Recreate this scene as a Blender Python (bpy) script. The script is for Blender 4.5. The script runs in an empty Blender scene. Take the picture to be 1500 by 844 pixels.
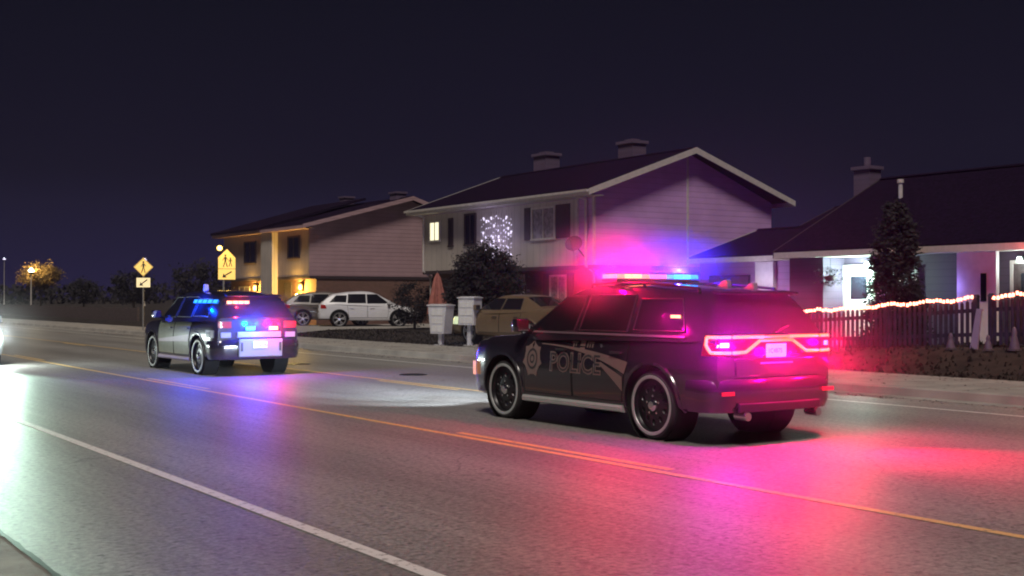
import bpy, bmesh, math, random
import numpy as np
from mathutils import Vector, Matrix, noise as mnoise
random.seed(7)
SC = bpy.context.scene
COL = SC.collection
PI = math.pi
R = math.radians

# ------------------------------------------------------------------ materials
def new_mat(name):
    m = bpy.data.materials.new(name); m.use_nodes = True
    nt = m.node_tree; nt.nodes.clear()
    out = nt.nodes.new('ShaderNodeOutputMaterial')
    b = nt.nodes.new('ShaderNodeBsdfPrincipled')
    nt.links.new(b.outputs[0], out.inputs[0])
    return m, nt, b
def setin(b, **kw):
    for k, v in kw.items():
        k = k.replace('_', ' ')
        if k in b.inputs:
            b.inputs[k].default_value = v
def mat(name, col, rough=.6, var=.12, scale=6.0, metal=0.0, bump=0.0, bscale=40.0, coat=0.0, spec=.5, col2=None, detail=4):
    m, nt, b = new_mat(name)
    setin(b, Roughness=rough, Metallic=metal, Coat_Weight=coat, Specular_IOR_Level=spec)
    if coat: setin(b, Coat_Roughness=.04)
    tc = nt.nodes.new('ShaderNodeTexCoord')
    n = nt.nodes.new('ShaderNodeTexNoise'); n.inputs['Scale'].default_value = scale; n.inputs['Detail'].default_value = detail
    nt.links.new(tc.outputs['Object'], n.inputs['Vector'])
    r = nt.nodes.new('ShaderNodeValToRGB')
    c = np.array(col[:3])
    lo = c*(1-var*1.3) if col2 is None else np.array(col2[:3])
    hi = np.minimum(c*(1+var), 1.0)
    r.color_ramp.elements[0].position = .3; r.color_ramp.elements[1].position = .7
    r.color_ramp.elements[0].color = (*lo, 1); r.color_ramp.elements[1].color = (*hi, 1)
    nt.links.new(n.outputs[0], r.inputs[0]); nt.links.new(r.outputs[0], b.inputs['Base Color'])
    if bump:
        n2 = nt.nodes.new('ShaderNodeTexNoise'); n2.inputs['Scale'].default_value = bscale; n2.inputs['Detail'].default_value = 5
        nt.links.new(tc.outputs['Object'], n2.inputs['Vector'])
        bp = nt.nodes.new('ShaderNodeBump'); bp.inputs['Strength'].default_value = bump; bp.inputs['Distance'].default_value = .02
        nt.links.new(n2.outputs[0], bp.inputs['Height']); nt.links.new(bp.outputs[0], b.inputs['Normal'])
    return m
def emis(name, col, strength, base=(.02,.02,.02)):
    m, nt, b = new_mat(name)
    setin(b, Base_Color=(*base, 1), Roughness=.35, Emission_Color=(*col, 1), Emission_Strength=strength)
    return m
def siding(name, col, pitch=.2, vertical=False, var=.10, rough=.65, depth=.012):
    m, nt, b = new_mat(name)
    tc = nt.nodes.new('ShaderNodeTexCoord'); sp = nt.nodes.new('ShaderNodeSeparateXYZ')
    nt.links.new(tc.outputs['Object'], sp.inputs[0])
    if vertical:
        a = nt.nodes.new('ShaderNodeMath'); a.operation = 'ADD'
        nt.links.new(sp.outputs[0], a.inputs[0]); nt.links.new(sp.outputs[1], a.inputs[1]); src = a.outputs[0]
    else: src = sp.outputs[2]
    d = nt.nodes.new('ShaderNodeMath'); d.operation = 'DIVIDE'; d.inputs[1].default_value = pitch
    nt.links.new(src, d.inputs[0])
    f = nt.nodes.new('ShaderNodeMath'); f.operation = 'FRACT'; nt.links.new(d.outputs[0], f.inputs[0])
    bp = nt.nodes.new('ShaderNodeBump'); bp.inputs['Strength'].default_value = 1.0; bp.inputs['Distance'].default_value = depth
    bp.invert = True
    nt.links.new(f.outputs[0], bp.inputs['Height']); nt.links.new(bp.outputs[0], b.inputs['Normal'])
    n = nt.nodes.new('ShaderNodeTexNoise'); n.inputs['Scale'].default_value = 1.3; n.inputs['Detail'].default_value = 6
    nt.links.new(tc.outputs['Object'], n.inputs['Vector'])
    r = nt.nodes.new('ShaderNodeValToRGB'); c = np.array(col)
    r.color_ramp.elements[0].position = .35; r.color_ramp.elements[1].position = .7
    r.color_ramp.elements[0].color = (*(c*(1-var*1.5)), 1); r.color_ramp.elements[1].color = (*c, 1)
    nt.links.new(n.outputs[0], r.inputs[0])
    # dark line in each lap joint
    g = nt.nodes.new('ShaderNodeMath'); g.operation = 'GREATER_THAN'; g.inputs[1].default_value = .90
    nt.links.new(f.outputs[0], g.inputs[0])
    mx = nt.nodes.new('ShaderNodeMix'); mx.data_type = 'RGBA'; mx.blend_type = 'MULTIPLY'
    mx.inputs[7].default_value = (.80, .80, .80, 1)
    nt.links.new(g.outputs[0], mx.inputs[0]); nt.links.new(r.outputs[0], mx.inputs[6])
    nt.links.new(mx.outputs[2], b.inputs['Base Color']); setin(b, Roughness=rough)
    return m
def brick(name, c1, c2, scale=4.0):
    m, nt, b = new_mat(name)
    tc = nt.nodes.new('ShaderNodeTexCoord'); sp = nt.nodes.new('ShaderNodeSeparateXYZ')
    nt.links.new(tc.outputs['Object'], sp.inputs[0])
    a = nt.nodes.new('ShaderNodeMath'); a.operation = 'ADD'
    nt.links.new(sp.outputs[0], a.inputs[0]); nt.links.new(sp.outputs[1], a.inputs[1])
    cb = nt.nodes.new('ShaderNodeCombineXYZ'); nt.links.new(a.outputs[0], cb.inputs[0]); nt.links.new(sp.outputs[2], cb.inputs[1])
    t = nt.nodes.new('ShaderNodeTexBrick'); t.inputs['Scale'].default_value = scale
    t.inputs['Color1'].default_value = (*c1, 1); t.inputs['Color2'].default_value = (*c2, 1); t.inputs['Mortar'].default_value = (.25, .23, .2, 1)
    t.inputs['Mortar Size'].default_value = .015
    nt.links.new(cb.outputs[0], t.inputs['Vector']); nt.links.new(t.outputs[0], b.inputs['Base Color']); setin(b, Roughness=.85)
    return m

def asphalt_mat():
    m, nt, b = new_mat('asphalt')
    L = nt.links.new; N = nt.nodes.new
    tc = N('ShaderNodeTexCoord')
    fine = N('ShaderNodeTexNoise'); fine.inputs['Scale'].default_value = 20; fine.inputs['Detail'].default_value = 8; fine.inputs['Roughness'].default_value = .75
    L(tc.outputs['Object'], fine.inputs['Vector'])
    big = N('ShaderNodeTexNoise'); big.inputs['Scale'].default_value = .35; big.inputs['Detail'].default_value = 5
    mp = N('ShaderNodeMapping'); mp.inputs['Scale'].default_value = (1.6, .35, 1)
    L(tc.outputs['Object'], mp.inputs[0]); L(mp.outputs[0], big.inputs['Vector'])
    r1 = N('ShaderNodeValToRGB'); r1.color_ramp.elements[0].position = .32; r1.color_ramp.elements[1].position = .68
    r1.color_ramp.elements[0].color = (.11, .107, .10, 1); r1.color_ramp.elements[1].color = (.56, .54, .51, 1)
    L(fine.outputs[0], r1.inputs[0])
    r2 = N('ShaderNodeValToRGB'); r2.color_ramp.elements[0].position = .3; r2.color_ramp.elements[1].position = .7
    r2.color_ramp.elements[0].color = (.72, .71, .70, 1); r2.color_ramp.elements[1].color = (1, 1, 1, 1)
    L(big.outputs[0], r2.inputs[0])
    mx = N('ShaderNodeMix'); mx.data_type = 'RGBA'; mx.blend_type = 'MULTIPLY'; mx.inputs[0].default_value = 1
    L(r1.outputs[0], mx.inputs[6]); L(r2.outputs[0], mx.inputs[7])
    sp = N('ShaderNodeSeparateXYZ'); L(tc.outputs['Object'], sp.inputs[0])
    sw = N('ShaderNodeMath'); sw.operation = 'MULTIPLY_ADD'; sw.inputs[1].default_value = 2*PI/1.95; sw.inputs[2].default_value = .4; L(sp.outputs[0], sw.inputs[0])
    sn = N('ShaderNodeMath'); sn.operation = 'SINE'; L(sw.outputs[0], sn.inputs[0])
    tr = N('ShaderNodeMapRange'); tr.inputs[1].default_value = -1; tr.inputs[2].default_value = 1; tr.inputs[3].default_value = .84; tr.inputs[4].default_value = 1.0; L(sn.outputs[0], tr.inputs[0])
    sm = N('ShaderNodeMapping'); sm.inputs['Scale'].default_value = (5.5, .30, 1); L(tc.outputs['Object'], sm.inputs[0])
    st = N('ShaderNodeTexNoise'); st.inputs['Scale'].default_value = 1.2; st.inputs['Detail'].default_value = 7; L(sm.outputs[0], st.inputs['Vector'])
    s2 = N('ShaderNodeMapRange'); s2.inputs[1].default_value = .38; s2.inputs[2].default_value = .62; s2.inputs[3].default_value = .90; s2.inputs[4].default_value = 1.04; L(st.outputs[0], s2.inputs[0])
    mm = N('ShaderNodeMath'); mm.operation = 'MULTIPLY'; L(tr.outputs[0], mm.inputs[0]); L(s2.outputs[0], mm.inputs[1])
    vp = N('ShaderNodeTexNoise'); vp.inputs['Scale'].default_value = 13; vp.inputs['Detail'].default_value = 3; L(tc.outputs['Object'], vp.inputs['Vector'])
    v2 = N('ShaderNodeMapRange'); v2.inputs[1].default_value = .61; v2.inputs[2].default_value = .68; v2.inputs[3].default_value = 1.0; v2.inputs[4].default_value = .45; L(vp.outputs[0], v2.inputs[0])
    m5 = N('ShaderNodeMath'); m5.operation = 'MULTIPLY'; L(mm.outputs[0], m5.inputs[0]); L(v2.outputs[0], m5.inputs[1])
    mt = N('ShaderNodeVectorMath'); mt.operation = 'SCALE'; L(mx.outputs[2], mt.inputs[0]); L(m5.outputs[0], mt.inputs['Scale'])
    # cracks: distorted voronoi edges, only in places
    wn = N('ShaderNodeTexNoise'); wn.inputs['Scale'].default_value = 1.1; wn.inputs['Detail'].default_value = 5
    L(tc.outputs['Object'], wn.inputs['Vector'])
    vm = N('ShaderNodeMix'); vm.data_type = 'RGBA'; vm.inputs[0].default_value = .35
    L(tc.outputs['Object'], vm.inputs[6]); L(wn.outputs[1], vm.inputs[7])
    vo = N('ShaderNodeTexVoronoi'); vo.feature = 'DISTANCE_TO_EDGE'; vo.inputs['Scale'].default_value = .55
    L(vm.outputs[2], vo.inputs['Vector'])
    lt = N('ShaderNodeMath'); lt.operation = 'LESS_THAN'; lt.inputs[1].default_value = .004; L(vo.outputs[0], lt.inputs[0])
    gt = N('ShaderNodeMath'); gt.operation = 'GREATER_THAN'; gt.inputs[1].default_value = .56; L(big.outputs[0], gt.inputs[0])
    mu = N('ShaderNodeMath'); mu.operation = 'MULTIPLY'; L(lt.outputs[0], mu.inputs[0]); L(gt.outputs[0], mu.inputs[1])
    m3 = N('ShaderNodeMix'); m3.data_type = 'RGBA'; m3.blend_type = 'MULTIPLY'; m3.inputs[7].default_value = (.72, .72, .72, 1)
    L(mu.outputs[0], m3.inputs[0]); L(mt.outputs[0], m3.inputs[6])
    L(m3.outputs[2], b.inputs['Base Color'])
    rr = N('ShaderNodeMapRange'); rr.inputs[3].default_value = .38; rr.inputs[4].default_value = .60
    L(fine.outputs[0], rr.inputs[0]); L(rr.outputs[0], b.inputs['Roughness'])
    bp = N('ShaderNodeBump'); bp.inputs['Strength'].default_value = .5; bp.inputs['Distance'].default_value = .012
    L(fine.outputs[0], bp.inputs['Height']); L(bp.outputs[0], b.inputs['Normal'])
    setin(b, Specular_IOR_Level=.6)
    return m

def paint_line(name, col):
    m, nt, b = new_mat(name)
    tc = nt.nodes.new('ShaderNodeTexCoord')
    n = nt.nodes.new('ShaderNodeTexNoise'); n.inputs['Scale'].default_value = 14; n.inputs['Detail'].default_value = 8; n.inputs['Roughness'].default_value = .7
    nt.links.new(tc.outputs['Object'], n.inputs['Vector'])
    r = nt.nodes.new('ShaderNodeValToRGB'); r.color_ramp.elements[0].position = .33; r.color_ramp.elements[1].position = .46
    r.color_ramp.elements[0].color = (.2, .19, .17, 1); r.color_ramp.elements[1].color = (*col, 1)
    nt.links.new(n.outputs[0], r.inputs[0]); nt.links.new(r.outputs[0], b.inputs['Base Color']); setin(b, Roughness=.5)
    return m

M = {}
M['asphalt'] = asphalt_mat()
M['white_line'] = paint_line('white road paint', (.8, .8, .76))
M['yellow_line'] = paint_line('yellow road paint', (.80, .55, .22))
M['concrete'] = mat('concrete', (.36, .34, .31), .8, .18, 1.5, bump=.3, bscale=60)
M['gutter'] = mat('gutter concrete', (.30, .30, .27), .75, .25, 3, bump=.5, bscale=30)
M['lawn'] = mat('lawn', (.032, .024, .020), .95, .5, 2.2, bump=1.0, bscale=70, detail=9)
M['leafdark'] = mat('dark foliage', (.009, .006, .009), .8, .5, 5)
M['leafyellow'] = mat('yellow foliage', (.20, .12, .03), .8, .5, 2)
M['bark'] = mat('bark', (.07, .05, .035), .9, .3, 12, bump=.6)
M['shingle'] = mat('roof shingle', (.012, .005, .020), .95, .35, 9, bump=.6, bscale=25, spec=.08)
M['side_bar_tint'] = siding('lap siding with painted bar light', (.60, .36, .68), .2, depth=.006)  # mauve albedo carries the light bar's purple spill on the gable
M['panel_front'] = siding('vertical front panel siding', (.55, .49, .44), .4, vertical=True, depth=.008)
M['side_tan'] = siding('tan lap siding', (.46, .30, .33), .2, depth=.006)
M['panel_tan'] = siding('tan panel siding', (.38, .31, .29), .4, vertical=True, depth=.008)
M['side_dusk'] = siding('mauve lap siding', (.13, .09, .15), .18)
M['brick'] = brick('dark brick', (.12, .06, .05), (.16, .08, .06))
M['brick_red'] = brick('brown brick', (.20, .09, .07), (.15, .07, .05))
M['trim'] = mat('cream trim', (.58, .54, .50), .55, .08)
M['trim_dark'] = mat('dark brown trim', (.05, .035, .04), .6, .1)
M['white'] = mat('white enamel', (.74, .73, .72), .45, .06)
M['shutter'] = mat('brown shutter', (.055, .035, .045), .6, .15)
M['pane'] = mat('dark window glass', (.015, .015, .025), .08, .1, spec=.7)
M['curtain'] = mat('curtained pane', (.30, .26, .28), .4, .35, 9)
M['pane_lit'] = emis('lit pane', (1.0, .93, .62), 1.3, (.3, .3, .25))
M['black_paint'] = mat('black car paint', (.017, .014, .020), .20, .05, coat=.9, spec=.6)
M['car_glass'] = mat('car glass', (.010, .010, .014), .06, .02, spec=.8)
M['white_paint'] = mat('white car paint', (.66, .66, .70), .3, .03, coat=.8)
M['beige_paint'] = mat('dull beige car paint', (.11, .09, .08), .32, .04, coat=.7)
M['tan_paint'] = mat('gold tan car paint', (.16, .11, .065), .32, .05, coat=.7)
M['silver_paint'] = mat('silver car paint', (.35, .36, .38), .3, .04, coat=.8, metal=.3)
M['rubber'] = mat('tyre rubber', (.03, .03, .032), .75, .15, 20)
M['plastic'] = mat('black plastic', (.02, .02, .022), .5, .1)
M['liner'] = mat('wheel well lining', (.006, .006, .006), .95, .1)
M['chrome'] = mat('chrome', (.75, .75, .75), .18, .03, metal=1)
M['alloy'] = mat('alloy', (.5, .5, .52), .3, .05, metal=.8)
M['rim_lip'] = mat('polished rim lip', (.50, .52, .51), .32, .04, metal=.3)
M['rim_dark'] = mat('dark steel rim', (.02, .02, .024), .35, .1, metal=.4)
M['rim_face'] = mat('painted steel wheel face', (.05,.05,.055), .32, .1, metal=.7)
M['door_reflect'] = mat('grey door paint with painted reflection', (.16,.17,.12), .3, .1, coat=.5)  # greenish grey includes the oncoming headlamps' reflection on the doors
M['dim_mauve'] = mat('dull mauve plastic', (.13,.09,.13), .6, .2)
M['step'] = mat('brushed running board', (.55, .58, .55), .38, .06, metal=.3)
M['decal'] = mat('beige reflective vinyl', (.23, .155, .135), .4, .06)
M['decal_lav'] = mat('pale vinyl', (.34, .27, .34), .4, .06)
M['plate'] = mat('licence plate', (.75, .73, .75), .4, .08, 20)
M['steel'] = mat('galvanised steel', (.32, .32, .33), .5, .12, metal=.5)
M['sign_back'] = mat('sign metal', (.35, .35, .36), .5, .1, metal=.4)
M['sign_black'] = mat('sign black vinyl', (.015, .012, .01), .5, .05)
M['mailbox'] = mat('white painted steel', (.62, .61, .64), .45, .10, 5)
M['umbrella_cloth'] = mat('faded red cloth', (.36, .13, .10), .85, .2, 5)
M['wood'] = mat('weathered wood', (.10, .075, .075), .8, .25, 9, bump=.4)
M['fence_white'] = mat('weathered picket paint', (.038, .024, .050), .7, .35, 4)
M['wire'] = mat('dark wire', (.02, .02, .02), .6, .1)
M['lamp_lens'] = mat('clear lamp lens', (.5, .5, .5), .15, .05)
M['lens_red'] = mat('red lens', (.35, .01, .01), .2, .05, coat=.6)
M['e_red'] = emis('lit red module', (1, .16, .10), 3.6)
M['e_redpink'] = emis('lit amber red module', (1, .36, .14), 3.4)
M['e_pink'] = emis('lit pink module', (1, .14, .6), 2.6)
M['e_blue'] = emis('lit blue module', (.02, .22, 1), 3.4)
M['e_cyan'] = emis('lit cyan module', (.05, .60, 1), 3.2)
M['e_tail'] = emis('lit tail light tube', (1, .22, .08), 2.5, (.3, .02, .02))
M['e_tail_mid'] = emis('lit orange tail tube', (1, .22, .05), 1.6, (.3, .05, .02))
M['e_tail_dim'] = emis('dim red lens', (.9, .02, .06), .75, (.3, .01, .01))
M['e_head'] = emis('lit headlamp', (.85, 1, .92), 14, (.5, .5, .5))
M['e_warm'] = emis('lit porch bulb', (1, .62, .12), 9)
M['e_cool'] = emis('lit cool porch bulb', (.75, 1, .92), 9)
M['e_street'] = emis('lit street lamp', (1, .90, .70), 9)
M['e_string'] = emis('lit string bulb', (1, .24, .15), 8.0)
M['e_pale_spot'] = emis('lit pale violet spot', (.80, .72, 1), 1.6)
M['e_redlamp'] = emis('lit red lamp', (1, .32, .25), 5)
M['e_marker'] = emis('lit amber marker', (1, .42, .22), .9, (.4, .12, .05))
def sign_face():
    m = emis('retroreflective yellow sheeting with painted glow', (1, .64, .16), .85, (.75, .5, .08)); return m  # emission stands in for headlamp light thrown back by the sheeting
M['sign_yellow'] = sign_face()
M['sign_cream'] = emis('retroreflective pale sheeting with painted glow', (1, .80, .42), .75, (.75, .62, .3))  # same painted glow for headlamp light on the arrow plate
M['refl_white'] = emis('white vinyl with painted headlamp shine', (.78, .90, 1), .03, (.20, .21, .23))  # faint emission stands in for headlamps reflected by the white parts
M['plate_glow'] = emis('plate with painted lamp light', (1, .55, .80), .55, (.7, .6, .7))  # glows by itself; lamp light on the plate is put into its colour

# ------------------------------------------------------------------ mesh tools
class MB:
    def __init__(s): s.v = []; s.f = []; s.mi = []; s.cur = 0
    def add(s, vs, fs):
        o = len(s.v); s.v += [tuple(v) for v in vs]
        for f in fs: s.f.append(tuple(o+i for i in f)); s.mi.append(s.cur)
        return s
    def box(s, x0, x1, y0, y1, z0, z1):
        vs = [(x0,y0,z0),(x1,y0,z0),(x1,y1,z0),(x0,y1,z0),(x0,y0,z1),(x1,y0,z1),(x1,y1,z1),(x0,y1,z1)]
        return s.add(vs, [(0,3,2,1),(4,5,6,7),(0,1,5,4),(1,2,6,5),(2,3,7,6),(3,0,4,7)])
    def cyl(s, p0, p1, r0, r1=None, n=12, cap=True):
        r1 = r0 if r1 is None else r1
        p0 = Vector(p0); p1 = Vector(p1); d = (p1-p0).normalized()
        a = d.orthogonal().normalized(); b = d.cross(a)
        vs = [p0+(a*math.cos(2*PI*i/n)+b*math.sin(2*PI*i/n))*r0 for i in range(n)] + [p1+(a*math.cos(2*PI*i/n)+b*math.sin(2*PI*i/n))*r1 for i in range(n)]
        fs = [(i,(i+1)%n,n+(i+1)%n,n+i) for i in range(n)]
        if cap: fs += [tuple(range(n))[::-1], tuple(range(n,2*n))]
        return s.add(vs, fs)
    def lathe(s, c, axis, prof, n=32, closed=False):   # prof: (r, h) pairs
        c = Vector(c); ax = Vector(axis).normalized(); a = ax.orthogonal().normalized(); b = ax.cross(a)
        vs = []; k = len(prof)
        for i in range(n):
            t = 2*PI*i/n; e = a*math.cos(t)+b*math.sin(t)
            vs += [c+e*r+ax*h for r, h in prof]
        fs = []
        for i in range(n):
            j = (i+1) % n
            for q in range(k-1 + (1 if closed else 0)):
                q2 = (q+1) % k
                fs.append((i*k+q, j*k+q, j*k+q2, i*k+q2))
        return s.add(vs, fs)
    def prism(s, pts, axis, a, b):      # pts 2D; axis 'x','y','z'
        def P(u, v, w): return {'x':(w,u,v),'y':(u,w,v),'z':(u,v,w)}[axis]
        n = len(pts)
        vs = [P(u,v,a) for u,v in pts]+[P(u,v,b) for u,v in pts]
        return s.add(vs, [tuple(range(n))[::-1], tuple(range(n,2*n))]+[(i,(i+1)%n,n+(i+1)%n,n+i) for i in range(n)])
    def grid(s, rows):
        n = len(rows[0]); vs = [p for r in rows for p in r]
        fs = [(i*n+j, i*n+j+1, (i+1)*n+j+1, (i+1)*n+j) for i in range(len(rows)-1) for j in range(n-1)]
        return s.add(vs, fs)
    def slab(s, rows, off):              # grid with thickness: off is vector
        off = Vector(off); top = [[Vector(p)+off for p in r] for r in rows]
        n = len(rows[0]); k = len(rows)
        s.grid(rows); s.grid(top)
        def rim(a, b): s.grid([a, b])
        rim(rows[0], top[0]); rim(rows[-1], top[-1])
        rim([r[0] for r in rows], [r[0] for r in top]); rim([r[-1] for r in rows], [r[-1] for r in top])
        return s
    def sweep(s, path, prof, closed=False):   # path [(x,y)], prof [(out, z)] horizontal sweep; closed loop profile
        n = len(path); rows = []
        for i, (x, y) in enumerate(path):
            a = path[max(i-1, 0)]; b = path[min(i+1, n-1)]
            t = Vector((b[0]-a[0], b[1]-a[1], 0)).normalized(); nn = Vector((t.y, -t.x, 0))
            rows.append([Vector((x, y, 0))+nn*o+Vector((0, 0, z)) for o, z in prof]+[Vector((x, y, 0))+nn*prof[0][0]+Vector((0, 0, prof[0][1]))])
        s.grid(rows); m = len(prof)
        s.add(rows[0][:-1], [tuple(range(m))]); s.add(rows[-1][:-1], [tuple(range(m))])
        return s
    def build(s, name, m, parent=None, loc=(0,0,0), smooth=None, rot=(0,0,0), mats=None, bevel=0):
        me = bpy.data.meshes.new(name); me.from_pydata(s.v, [], s.f)
        bm = bmesh.new(); bm.from_mesh(me); bmesh.ops.remove_doubles(bm, verts=bm.verts, dist=1e-5)
        if bevel:
            bmesh.ops.bevel(bm, geom=[e for e in bm.edges if len(e.link_faces) == 2 and e.calc_face_angle() > .6], offset=bevel, segments=2, affect='EDGES', profile=.5)
        bmesh.ops.recalc_face_normals(bm, faces=bm.faces); bm.to_mesh(me); bm.free()
        for q in (mats or [m]): me.materials.append(M[q] if isinstance(q, str) else q)
        if mats and len(s.mi) == len(me.polygons):
            for p, i in zip(me.polygons, s.mi): p.material_index = i
        if smooth is not None:
            me.polygons.foreach_set('use_smooth', [True]*len(me.polygons))
            me.set_sharp_from_angle(angle=R(smooth))
        o = bpy.data.objects.new(name, me); COL.objects.link(o)
        o.parent = parent; o.location = loc; o.rotation_euler = rot
        return o

def thing(name, label, cat, loc=(0,0,0), rz=0, group=None):
    o = bpy.data.objects.new(name, None); COL.objects.link(o); o.empty_display_size = .2
    o.location = loc; o.rotation_euler = (0,0,rz); o['label'] = label; o['category'] = cat
    if group: o['group'] = group
    return o
def tag(o, label, cat, group=None, kind=None):
    if label: o['label'] = label
    if cat: o['category'] = cat
    if group: o['group'] = group
    if kind: o['kind'] = kind
    return o
def struct(o): o['kind'] = 'structure'; return o
def copy_tree(o, parent=None):
    c = o.copy(); COL.objects.link(c); c.parent = parent
    for ch in list(o.children): copy_tree(ch, c)
    return c
def light(kind, name, loc, energy, col, parent=None, rot=None, size=.1, spot=None, blend=.5):
    d = bpy.data.lights.new(name, kind); d.energy = energy; d.color = col
    if kind in ('POINT', 'SPOT'): d.shadow_soft_size = size
    if kind == 'SPOT': d.spot_size = R(spot); d.spot_blend = blend
    o = bpy.data.objects.new(name, d); COL.objects.link(o); o.location = loc; o.parent = parent
    if rot is not None: o.rotation_euler = Vector(rot).to_track_quat('-Z', 'Y').to_euler()
    return o
def bool_cut(o, cutters):
    for c in cutters:
        md = o.modifiers.new('cut', 'BOOLEAN'); md.operation = 'DIFFERENCE'; md.object = c; md.solver = 'EXACT'
    bpy.context.view_layer.update()
    dg = bpy.context.evaluated_depsgraph_get()
    me = bpy.data.meshes.new_from_object(o.evaluated_get(dg)); me.name = o.name
    o.modifiers.clear(); o.data = me
    for c in cutters: bpy.data.objects.remove(c)
    me.set_sharp_from_angle(angle=R(35))
def text_mesh(txt, size, offset=0.0, bold=True):
    cu = bpy.data.curves.new('t', 'FONT'); cu.body = txt; cu.size = size; cu.offset = offset; cu.resolution_u = 3
    o = bpy.data.objects.new('t', cu); COL.objects.link(o)
    bpy.context.view_layer.update()
    me = bpy.data.meshes.new_from_object(o.evaluated_get(bpy.context.evaluated_depsgraph_get()))
    vs = [tuple(v.co) for v in me.vertices]; fs = [tuple(p.vertices) for p in me.polygons]
    bpy.data.objects.remove(o); bpy.data.meshes.remove(me)
    return vs, fs

# ------------------------------------------------------------------ terrain
def sst(t): t = max(0.0, min(1.0, t)); return t*t*(3-2*t)
def gz(x, y):
    h = .30 + .38*sst((23.5-y)/10.0)
    return .13 + sst((x-19.6)/2.8)*(h-.13)

def sheet(name, m, x0, x1, y0, y1, z, nx=1, ny=1):
    xs = np.linspace(x0, x1, nx+1); ys = np.linspace(y0, y1, ny+1)
    b = MB(); b.grid([[(x, y, z) for x in xs] for y in ys]); return struct(b.build(name, m))
b = MB(); b.grid([[(x, y, -.06) for x in (-1500, 3000)] for y in (-300, 4000)]); struct(b.build('ground', 'lawn'))
sheet('road', 'asphalt', 1.76, 16.1, -30, 700, 0)
b = MB(); b.prism([(-.4,-.05),(1.744,-.05),(1.744,.001),(-.4,-.012)], 'y', -30, 400); struct(b.build('near_gutter', 'gutter'))
b = MB(); b.prism([(16.1,-.05),(16.1,.004),(16.5,.002),(16.52,.13),(16.56,.15),(16.68,.15),(16.68,-.05)], 'y', -30, 400); struct(b.build('kerb', 'concrete'))
b = MB()
for i in range(-12, 190):
    b.box(16.684, 19.45, i*1.5+.013, i*1.5+1.5-.013, .0, .142+.002*((i*7) % 3))
struct(b.build('pavement', 'concrete'))
b = MB()
rr_ = random.Random(5); L1 = []; y = -6.0
while y < 60: L1.append((1.752+rr_.uniform(-.006,.006), y, .014+rr_.uniform(0,.010))); y += .12
b.grid([[(x-w_, y, .0055), (x+w_, y, .0055)] for x, y, w_ in L1]); struct(b.build('gutter_joint', 'sign_black'))
b = MB(); L1 = [(1.745, 6.95, .012), (1.70, 6.93, .012), (1.60, 6.99, .009), (1.50, 6.94, .010), (1.38, 6.99, .006)]
b.grid([[(x, y-w_, .004), (x, y+w_, .004)] for x, y, w_ in L1]); struct(b.build('gutter_crack', 'sign_black'))
xs = [19.4, 19.46, 19.8, 20.2, 20.7, 21.2, 21.7, 22.2, 22.6, 24, 30, 45, 90, 600]; ys = list(np.linspace(-30, 120, 76))+[200, 420]
b = MB(); b.grid([[(x, y, (gz(x, y) if x > 19.45 else .0) + (.018*mnoise.noise(Vector((x*.8, y*.8, 0))) if 19.5 < x < 30 else 0)) for x in xs] for y in ys])
struct(b.build('lawn', 'lawn', smooth=40))
sheet('white_edge_line', 'white_line', 3.50, 3.61, -30, 300, .004)
sheet('white_far_edge_line', 'white_line', 14.93, 15.05, -30, 300, .004)
sheet('yellow_solid_line', 'yellow_line', 7.36, 7.46, -30, 300, .004)
b = MB()
for y0, y1 in ((8.6, 12.4), (20.9, 24.4), (33.1, 36.6), (45.3, 48.8), (57.5, 61), (-3.4, .2)):
    b.grid([[(x, y, .004) for x in (7.55, 7.65)] for y in (y0, y1)])
struct(b.build('yellow_dashes', 'yellow_line'))
sheet('yellow_far_solid_line', 'yellow_line', 11.28, 11.38, 14, 300, .004)
b = MB()
for y0, y1 in ((18.2, 21.2), (30.4, 33.4), (42.6, 45.6), (54.8, 57.8)):
    b.grid([[(x, y, .004) for x in (11.09, 11.19)] for y in (y0, y1)])
struct(b.build('yellow_far_dashes', 'yellow_line'))
# driveways: to the houses, laid over lawn
def drive(name, y0, y1, x1, x0=19.45):
    b = MB(); xx = np.linspace(x0, x1, 14)
    b.grid([[(x, y, gz(x, y)+.03) for x in xx] for y in np.linspace(y0, y1, 5)]); struct(b.build(name, 'concrete'))
drive('driveway', 46.2, 54.4, 31)
drive('parking_pad', 27.4, 31.6, 29)
# grass tufts on the verge (stuff)
b = MB()
for i in range(9000):
    x = 19.5+random.random()**1.5*4.5; y = random.uniform(9, 62)
    if 46 < y < 54.6 or 27.2 < y < 31.8: continue
    z = gz(x, y); a = random.uniform(0, PI); w = random.uniform(.02, .05); h = random.uniform(.03, .10)
    dx, dy = math.cos(a)*w, math.sin(a)*w
    b.add([(x-dx, y-dy, z), (x+dx, y+dy, z), (x+random.uniform(-.04,.04), y+random.uniform(-.04,.04), z+h)], [(0,1,2)])
o = b.build('grass', 'lawn'); tag(o, 'short winter grass growing along the far verge', 'grass', kind='stuff')
b = MB(); rl_ = random.Random(77)
for i in range(2600):
    y = rl_.uniform(4, 60); q_ = rl_.random()
    if q_ < .45: x = 16.1-abs(rl_.gauss(0, .25)); z = .006
    else: x = rl_.uniform(16.75, 19.4) if q_ < .8 else 19.45-abs(rl_.gauss(0,.2)); z = .148
    a = rl_.uniform(0, 2*PI); s_ = rl_.uniform(.02, .05); c, d = math.cos(a)*s_, math.sin(a)*s_
    b.add([(x-c, y-d, z), (x+d*.5, y-c*.5, z+.006), (x+c, y+d, z+rl_.uniform(0,.02)), (x-d*.5, y+c*.5, z+.004)], [(0,1,2,3)])
tag(b.build('fallen_leaves', 'wood'), 'dry fallen leaves scattered along the far kerb and pavement', 'leaves', kind='stuff')
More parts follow.
